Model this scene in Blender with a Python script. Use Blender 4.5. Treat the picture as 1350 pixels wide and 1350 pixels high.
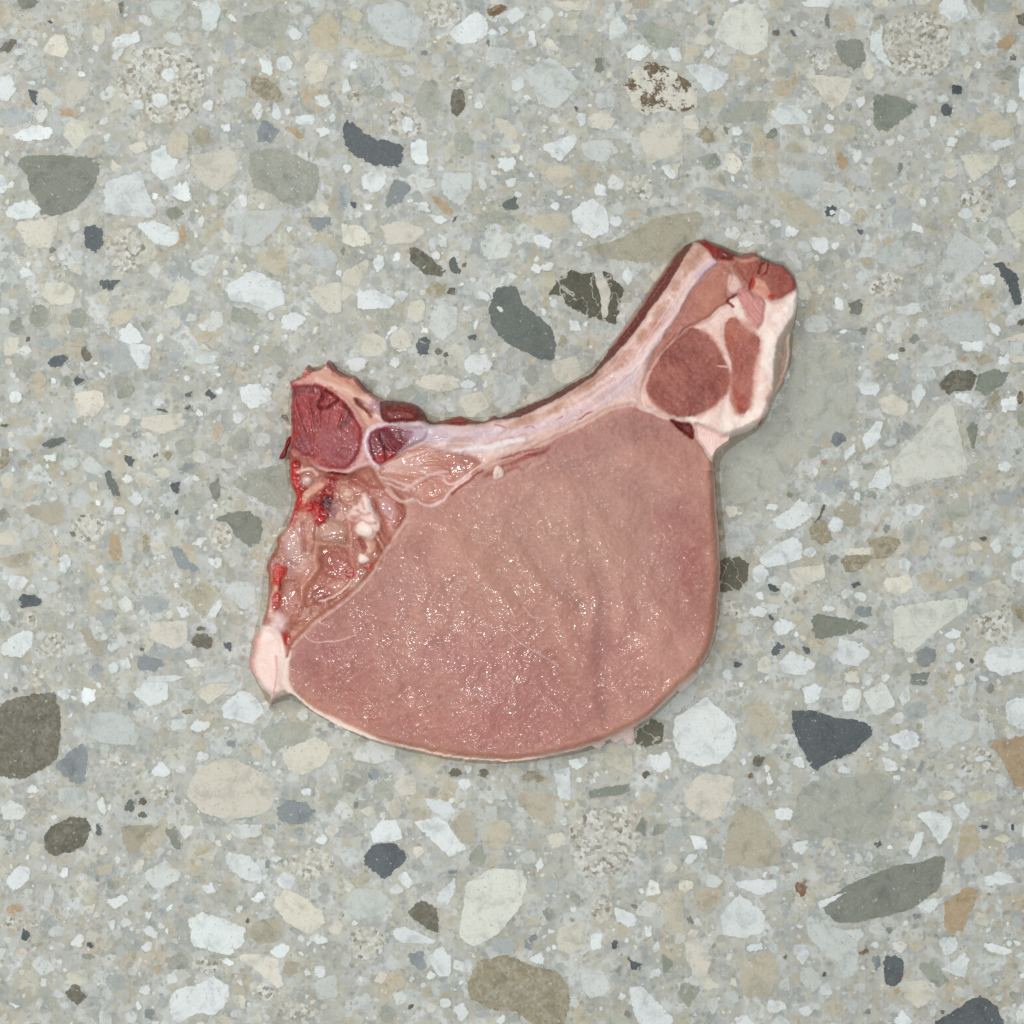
import bpy, math, random
import numpy as np

# ------------------------------------------------------------------ scene
scene = bpy.context.scene
for o in list(bpy.data.objects):
    bpy.data.objects.remove(o)
COL = scene.collection
S = 0.0003            # metres per photograph pixel on the slab
CAMH = 1.0            # camera height above the slab

# camera, straight down
cam_d = bpy.data.cameras.new('camera')
cam = bpy.data.objects.new('camera', cam_d)
COL.objects.link(cam)
cam.location = (0, 0, CAMH)
cam_d.sensor_width = 36.0
cam_d.lens = 18.0 / (675 * S / CAMH)
cam_d.clip_start = 0.01
cam_d.clip_end = 50
scene.camera = cam

# world: soft neutral room light
world = bpy.data.worlds.new('World')
scene.world = world
world.use_nodes = True
bg = world.node_tree.nodes['Background']
bg.inputs[0].default_value = (0.92, 0.97, 1.0, 1)
bg.inputs[1].default_value = 0.36

def area(name, loc, size, power, color):
    d = bpy.data.lights.new(name, 'AREA')
    d.shape = 'DISK'
    d.size = size
    d.energy = power
    d.color = color
    o = bpy.data.objects.new(name, d)
    COL.objects.link(o)
    o.location = loc
    v = -np.array(loc)
    from mathutils import Vector
    o.rotation_euler = Vector(v).to_track_quat('-Z', 'Y').to_euler()
    return o
area('ceiling_softbox', (-0.75, 0.45, 1.45), 1.1, 14.0, (1.0, 0.99, 0.97))
area('camera_side_lamp', (-0.045, -0.12, 1.22), 0.085, 5.0, (1.0, 0.995, 0.98))

vs = scene.view_settings
vs.view_transform = 'Standard'
vs.look = 'None'
vs.exposure = 0.0
vs.gamma = 1.0
scene.render.engine = 'CYCLES'
cy = scene.cycles
cy.max_bounces = 5
cy.diffuse_bounces = 2
cy.glossy_bounces = 2
cy.transmission_bounces = 1

rng = np.random.default_rng(7)
random.seed(7)

# ------------------------------------------------------------------ helpers
def lin(c):
    c = np.asarray(c, dtype=np.float64) / 255.0
    return np.where(c <= 0.04045, c / 12.92, ((c + 0.055) / 1.055) ** 2.4)

def spline(pts, closed=True, sub=6):
    P = np.asarray(pts, float)
    n = len(P)
    out = []
    rngi = range(n) if closed else range(n - 1)
    t = np.linspace(0, 1, sub, endpoint=False)[:, None]
    for i in rngi:
        if closed:
            p0, p1, p2, p3 = P[(i - 1) % n], P[i], P[(i + 1) % n], P[(i + 2) % n]
        else:
            p0, p1, p2, p3 = P[max(i - 1, 0)], P[i], P[i + 1], P[min(i + 2, n - 1)]
        out.append(0.5 * ((2 * p1) + (-p0 + p2) * t + (2 * p0 - 5 * p1 + 4 * p2 - p3) * t * t
                          + (-p0 + 3 * p1 - 3 * p2 + p3) * t ** 3))
    out = np.concatenate(out)
    if not closed:
        out = np.concatenate([out, P[-1:]])
    return out

def sstep(a, b, x):
    t = np.clip((x - a) / (b - a), 0, 1)
    return t * t * (3 - 2 * t)

def value_noise(x, y, scale, seed):
    r = np.random.default_rng(seed)
    N = 256
    g = r.random((N, N)).astype(np.float32)
    u, v = x / scale + 1000.3, y / scale + 1000.7
    iu, iv = np.floor(u).astype(int), np.floor(v).astype(int)
    fu, fv = u - iu, v - iv
    fu = fu * fu * fu * (fu * (fu * 6 - 15) + 10)
    fv = fv * fv * fv * (fv * (fv * 6 - 15) + 10)
    a, b = iu % N, (iu + 1) % N
    c, d = iv % N, (iv + 1) % N
    return ((g[c, a] * (1 - fu) + g[c, b] * fu) * (1 - fv)
            + (g[d, a] * (1 - fu) + g[d, b] * fu) * fv) * 2 - 1

def fbm(x, y, scale, seed, octv=4, gain=0.5):
    s, amp, tot = 0, 1.0, 0
    for k in range(octv):
        s = s + amp * value_noise(x, y, scale / 2 ** k, seed + k * 17)
        tot += amp
        amp *= gain
    return s / tot

def new_mat(name):
    m = bpy.data.materials.new(name)
    m.use_nodes = True
    nt = m.node_tree
    return m, nt, nt.nodes['Principled BSDF']

class NT:
    """tiny node helper"""
    def __init__(self, nt):
        self.nt = nt
    def n(self, typ, **kw):
        nd = self.nt.nodes.new(typ)
        for k, v in kw.items():
            setattr(nd, k, v)
        return nd
    def link(self, a, b):
        self.nt.links.new(a, b)
    def set(self, sock, v):
        if hasattr(v, 'is_output') or isinstance(v, bpy.types.NodeSocket):
            self.link(v, sock)
        else:
            sock.default_value = v
    def math(self, op, a, b=0.0, c=0.0, clamp=False):
        nd = self.n('ShaderNodeMath', operation=op, use_clamp=clamp)
        self.set(nd.inputs[0], a); self.set(nd.inputs[1], b); self.set(nd.inputs[2], c)
        return nd.outputs[0]
    def mapr(self, v, a, b, c=0.0, d=1.0, smooth=True):
        nd = self.n('ShaderNodeMapRange', interpolation_type='SMOOTHSTEP' if smooth else 'LINEAR')
        self.set(nd.inputs[0], v)
        for i, q in enumerate((a, b, c, d)):
            self.set(nd.inputs[i + 1], q)
        return nd.outputs[0]
    def mix(self, f, a, b, blend='MIX'):
        nd = self.n('ShaderNodeMix', data_type='RGBA', blend_type=blend)
        self.set(nd.inputs[0], f); self.set(nd.inputs[6], a); self.set(nd.inputs[7], b)
        return nd.outputs[2]
    def noise(self, vec, scale, detail=3.0, rough=0.55, dist=0.0, typ=None):
        nd = self.n('ShaderNodeTexNoise', noise_dimensions='2D')
        self.link(vec, nd.inputs['Vector'])
        nd.inputs['Scale'].default_value = scale
        nd.inputs['Detail'].default_value = detail
        nd.inputs['Roughness'].default_value = rough
        nd.inputs['Distortion'].default_value = dist
        return nd
    def voro(self, vec, scale, feature='F1', rnd=1.0):
        nd = self.n('ShaderNodeTexVoronoi', feature=feature, voronoi_dimensions='2D')
        self.link(vec, nd.inputs['Vector'])
        nd.inputs['Scale'].default_value = scale
        nd.inputs['Randomness'].default_value = rnd
        return nd
    def ramp(self, f, stops, interp='LINEAR'):
        nd = self.n('ShaderNodeValToRGB')
        cr = nd.color_ramp
        cr.interpolation = interp
        while len(cr.elements) < len(stops):
            cr.elements.new(0.5)
        for e, (p, c) in zip(cr.elements, stops):
            e.position = p
            e.color = (*lin(c), 1)
        self.set(nd.inputs[0], f)
        return nd.outputs[0]
    def attr(self, name):
        return self.n('ShaderNodeAttribute', attribute_name=name)

def rgba(c):
    return (*[float(q) for q in lin(c)], 1.0)

# ------------------------------------------------------------------ stone materials
def matrix_group():
    """colour of the fine cement-like ground mass between the pebbles"""
    g = bpy.data.node_groups.new('ground_mass', 'ShaderNodeTree')
    g.interface.new_socket('Color', in_out='OUTPUT', socket_type='NodeSocketColor')
    h = NT(g)
    out = h.n('NodeGroupOutput')
    pos = h.n('ShaderNodeNewGeometry').outputs['Position']
    # warp
    wn = h.noise(pos, 260, 3)
    wv = h.n('ShaderNodeVectorMath', operation='MULTIPLY_ADD')
    h.link(wn.outputs['Color'], wv.inputs[0]); wv.inputs[1].default_value = (0.003,) * 3
    h.link(pos, wv.inputs[2])
    wpos = wv.outputs[0]
    big = h.noise(pos, 26, 4, 0.6)
    c = h.ramp(big.outputs[0], [(0.30, (171, 173, 166)), (0.45, (183, 185, 179)), (0.57, (190, 190, 182)), (0.72, (180, 184, 182))])
    # broad pale and grey clasts that melt into the ground mass
    wb = h.n('ShaderNodeVectorMath', operation='MULTIPLY_ADD')
    h.link(wn.outputs['Color'], wb.inputs[0]); wb.inputs[1].default_value = (0.008,) * 3
    h.link(pos, wb.inputs[2])
    v0 = h.voro(wb.outputs[0], 88)
    sep0 = h.n('ShaderNodeSeparateColor'); h.link(v0.outputs['Color'], sep0.inputs[0])
    c0 = h.ramp(sep0.outputs[0], [(0.0, (160, 166, 166)), (0.14, (164, 166, 154)), (0.3, (182, 183, 174)), (0.46, (199, 197, 182)), (0.6, (205, 209, 206)), (0.74, (186, 190, 188)), (0.88, (191, 180, 155)), (0.94, (212, 217, 216))], 'CONSTANT')
    m0 = h.mapr(v0.outputs['Distance'], 0.42, 0.58, 1.0, 0.0)
    m0 = h.math('MULTIPLY', m0, h.mapr(big.outputs[0], 0.35, 0.65, 0.6, 0.95))
    c = h.mix(m0, c, c0)
    # faint medium grains
    v1 = h.voro(wpos, 190)
    sep = h.n('ShaderNodeSeparateColor'); h.link(v1.outputs['Color'], sep.inputs[0])
    cc = h.ramp(sep.outputs[0], [(0.0, (158, 162, 158)), (0.2, (174, 174, 163)), (0.45, (188, 186, 172)), (0.62, (196, 199, 193)), (0.8, (180, 172, 150)), (0.9, (206, 211, 208))], 'CONSTANT')
    m = h.mapr(v1.outputs['Distance'], 0.30, 0.62, 0.7, 0.0)
    c = h.mix(m, c, cc)
    v2 = h.voro(wpos, 480)
    sep2 = h.n('ShaderNodeSeparateColor'); h.link(v2.outputs['Color'], sep2.inputs[0])
    cc2 = h.ramp(sep2.outputs[0], [(0.0, (146, 149, 144)), (0.15, (172, 172, 160)), (0.5, (190, 189, 178)), (0.8, (197, 200, 196)), (0.93, (178, 168, 146)), (0.97, (128, 128, 120))], 'CONSTANT')
    m2 = h.mapr(v2.outputs['Distance'], 0.15, 0.65, 0.5, 0.0)
    c = h.mix(m2, c, cc2)
    # pits and tiny dark specks in patches
    patch = h.noise(pos, 45, 3, 0.6)
    pk = h.mapr(patch.outputs[0], 0.52, 0.68)
    sp = h.noise(pos, 1500, 2, 0.6)
    spm = h.mapr(sp.outputs[0], 0.60, 0.70)
    c = h.mix(h.math('MULTIPLY', h.math('MULTIPLY', spm, pk), 0.6), c, rgba((104, 97, 80)))
    # ochre tinge here and there
    och = h.noise(pos, 60, 3, 0.6, 0.6)
    c = h.mix(h.mapr(och.outputs[0], 0.64, 0.80, 0, 0.45), c, rgba((178, 160, 122)))
    # fine grain
    gr = h.noise(pos, 2600, 3, 0.7)
    c = h.mix(1.0, c, h.ramp(gr.outputs[0], [(0.22, (218, 218, 216)), (0.5, (252, 252, 252)), (0.8, (255, 255, 255))]), 'MULTIPLY')
    h.link(c, out.inputs[0])
    return g
GM = matrix_group()

def stone_bsdf(h, b, color, rough=0.62):
    pos = h.n('ShaderNodeNewGeometry').outputs['Position']
    h.link(color, b.inputs['Base Color'])
    b.inputs['Roughness'].default_value = rough
    b.inputs['Specular IOR Level'].default_value = 0.28
    bn = h.noise(pos, 1500, 2, 0.65)
    bp = h.n('ShaderNodeBump')
    bp.inputs['Strength'].default_value = 0.25
    bp.inputs['Distance'].default_value = 0.00015
    h.link(bn.outputs[0], bp.inputs['Height'])
    h.link(bp.outputs[0], b.inputs['Normal'])

m_slab, nt, b = new_mat('slab_ground_mass')
h = NT(nt)
gnode = h.n('ShaderNodeGroup'); gnode.node_tree = GM
stone_bsdf(h, b, gnode.outputs[0])

def stone_material():
    m, nt, b = new_mat('pebble_stone')
    h = NT(nt)
    pos = h.n('ShaderNodeNewGeometry').outputs['Position']
    gm = h.n('ShaderNodeGroup'); gm.node_tree = GM
    col = h.attr('stone_col').outputs['Color']
    par = h.n('ShaderNodeSeparateColor')
    h.link(h.attr('stone_par').outputs['Color'], par.inputs[0])   # R edge, G porous, B vein
    sft = h.attr('stone_soft').outputs['Fac']
    dark = h.attr('stone_dark').outputs['Fac']
    # cloudy body
    n1 = h.noise(pos, 140, 5, 0.62, 0.4)
    tone = h.ramp(n1.outputs[0], [(0.25, (210, 212, 212)), (0.5, (250, 250, 248)), (0.75, (255, 255, 255))])
    c = h.mix(1.0, col, tone, 'MULTIPLY')
    n2 = h.noise(pos, 900, 4, 0.7)
    c = h.mix(h.mapr(n2.outputs[0], 0.50, 0.75, 0, 0.5), c, h.mix(0.14, col, rgba((225, 226, 220))))
    c = h.mix(h.mapr(n2.outputs[0], 0.48, 0.28, 0, 0.30), c, h.mix(0.5, col, rgba((88, 88, 80)), 'MULTIPLY'))
    # warm stains on the pale ones
    st = h.noise(pos, 75, 4, 0.6, 0.5)
    c = h.mix(h.math('MULTIPLY', h.mapr(st.outputs[0], 0.56, 0.75, 0, 0.35), sft), c, rgba((190, 176, 146)))
    # porous speckle: white grains and dark pits
    p1 = h.voro(pos, 780)
    pw = h.n('ShaderNodeVectorMath', operation='MULTIPLY_ADD')
    h.link(n2.outputs['Color'], pw.inputs[0]); pw.inputs[1].default_value = (0.0022,) * 3
    h.link(pos, pw.inputs[2]); h.link(pw.outputs[0], p1.inputs['Vector'])
    ps = h.n('ShaderNodeSeparateColor'); h.link(p1.outputs['Color'], ps.inputs[0])
    pc = h.ramp(ps.outputs[0], [(0.0, (118, 110, 94)), (0.16, (152, 146, 130)), (0.36, (200, 198, 186)), (0.6, (212, 215, 211)), (0.86, (176, 173, 160))], 'CONSTANT')
    p2 = h.noise(pos, 150, 4, 0.75)
    pf = h.math('MULTIPLY', h.mapr(p2.outputs[0], 0.40, 0.56, 0.35, 1.0), par.outputs[1])
    c = h.mix(pf, c, pc)
    # mineral veins
    wv = h.noise(pos, 60, 3, 0.6)
    sx = h.n('ShaderNodeSeparateXYZ'); h.link(pos, sx.inputs[0])
    ph = h.math('ADD', h.math('ADD', h.math('MULTIPLY', sx.outputs[0], 130.0), h.math('MULTIPLY', sx.outputs[1], 62.0)), h.math('MULTIPLY', wv.outputs[0], 4.0))
    ve = h.math('ABSOLUTE', h.math('SUBTRACT', h.math('FRACT', ph), 0.5))
    wdt = h.mapr(n1.outputs[0], 0.4, 0.7, 0.02, 0.13)
    vm = h.math('MULTIPLY', h.mapr(ve, 0.005, wdt, 0.85, 0), par.outputs[2])
    c = h.mix(vm, c, rgba((196, 196, 182)))
    # dark bituminous crust
    dn = h.noise(pos, 150, 5, 0.8)
    c = h.mix(h.math('MULTIPLY', h.mapr(dn.outputs[0], 0.50, 0.56), dark), c, rgba((104, 86, 64)))
    # ragged rim fading into the ground mass
    en = h.noise(pos, 420, 3, 0.62)
    e = h.math('ADD', par.outputs[0], h.math('MULTIPLY', h.math('SUBTRACT', en.outputs[0], 0.5), 2.8))
    lo = h.math('ADD', h.math('MULTIPLY', sft, 0.1), 0.36)
    f = h.mapr(e, h.math('SUBTRACT', lo, 0.12), h.math('ADD', lo, h.math('ADD', h.math('MULTIPLY', sft, 0.4), 0.12)))
    # pale stones also let the ground mass show through in patches
    dis = h.noise(pos, 210, 4, 0.7)
    f = h.math('MULTIPLY', f, h.math('SUBTRACT', 1.0, h.math('MULTIPLY', h.mapr(dis.outputs[0], 0.5, 0.72, 0.0, 0.6), sft)))
    c = h.mix(f, gm.outputs[0], c)
    stone_bsdf(h, b, c, 0.55)
    return m
m_stone = stone_material()

# ------------------------------------------------------------------ the slab
def mesh_obj(name, verts, faces, mat, parent=None, smooth=False):
    me = bpy.data.meshes.new(name)
    me.from_pydata([tuple(v) for v in verts], [], faces)
    me.materials.append(mat)
    if smooth:
        me.polygons.foreach_set('use_smooth', np.ones(len(me.polygons), bool))
    me.update()
    o = bpy.data.objects.new(name, me)
    COL.objects.link(o)
    if parent:
        o.parent = parent
    return o

HW, TH, BV = 0.8, 0.02, 0.002
vv, ff = [], []
for (hw, z) in ((HW, -TH), (HW, -BV), (HW - BV, 0.0)):
    vv += [(-hw, -hw, z), (hw, -hw, z), (hw, hw, z), (-hw, hw, z)]
for k in (0, 4):
    for i in range(4):
        j = (i + 1) % 4
        ff.append((k + i, k + j, k + 4 + j, k + 4 + i))
ff += [(8, 9, 10, 11), (3, 2, 1, 0)]
slab = mesh_obj('stone_slab', vv, ff, m_slab)
slab['kind'] = 'structure'
slab['label'] = 'pale grey conglomerate stone slab full of white, grey and tan pebbles'

# colour, softness of rim, porous, vein, dark crust
TYPES = {
    'W': ((217, 223, 223), .25, 0, 0, 0), 'w': ((207, 211, 208), .6, 0, 0, 0), 'C': ((208, 205, 191), .42, 0, 0, 0),
    'T': ((170, 164, 146), .35, 0, 0, 0), 't': ((191, 184, 164), .8, 0, 0, 0), 'G': ((131, 135, 124), .15, 0, .0, 0),
    'g': ((159, 162, 151), .45, 0, .25, 0), 'D': ((88, 95, 98), 0, 0, 0, 0), 'd': ((134, 141, 143), .2, 0, 0, 0),
    'L': ((194, 199, 197), .65, 0, 0, 0), 'l': ((166, 172, 172), .75, 0, 0, 0), 'B': ((99, 95, 80), .05, .12, .1, 0),
    'b': ((142, 132, 106), .2, .2, .35, 0), 'O': ((176, 154, 122), .25, .1, 0, 0), 'o': ((189, 177, 153), .8, .1, 0, 0),
    'P': ((196, 194, 182), .95, .85, 0, 0), 'S': ((177, 179, 168), .75, 0, .15, 0), 'V': ((94, 92, 76), .1, 0, .8, 0),
    'K': ((101, 107, 102), 0, 0, 0, 0), 'R': ((112, 82, 50), .1, .2, 0, 0), 'c': ((214, 215, 206), .28, 0, .1, 0), 'X': ((208, 205, 192), .3, .25, 0, 1),
}
OFF = {'A': (0, 0), 'B': (450, 0), 'C': (900, 0), 'D': (0, 450), 'E': (900, 450), 'F': (0, 900), 'G': (450, 900), 'H': (900, 900), 'M': (450, 450)}
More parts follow.
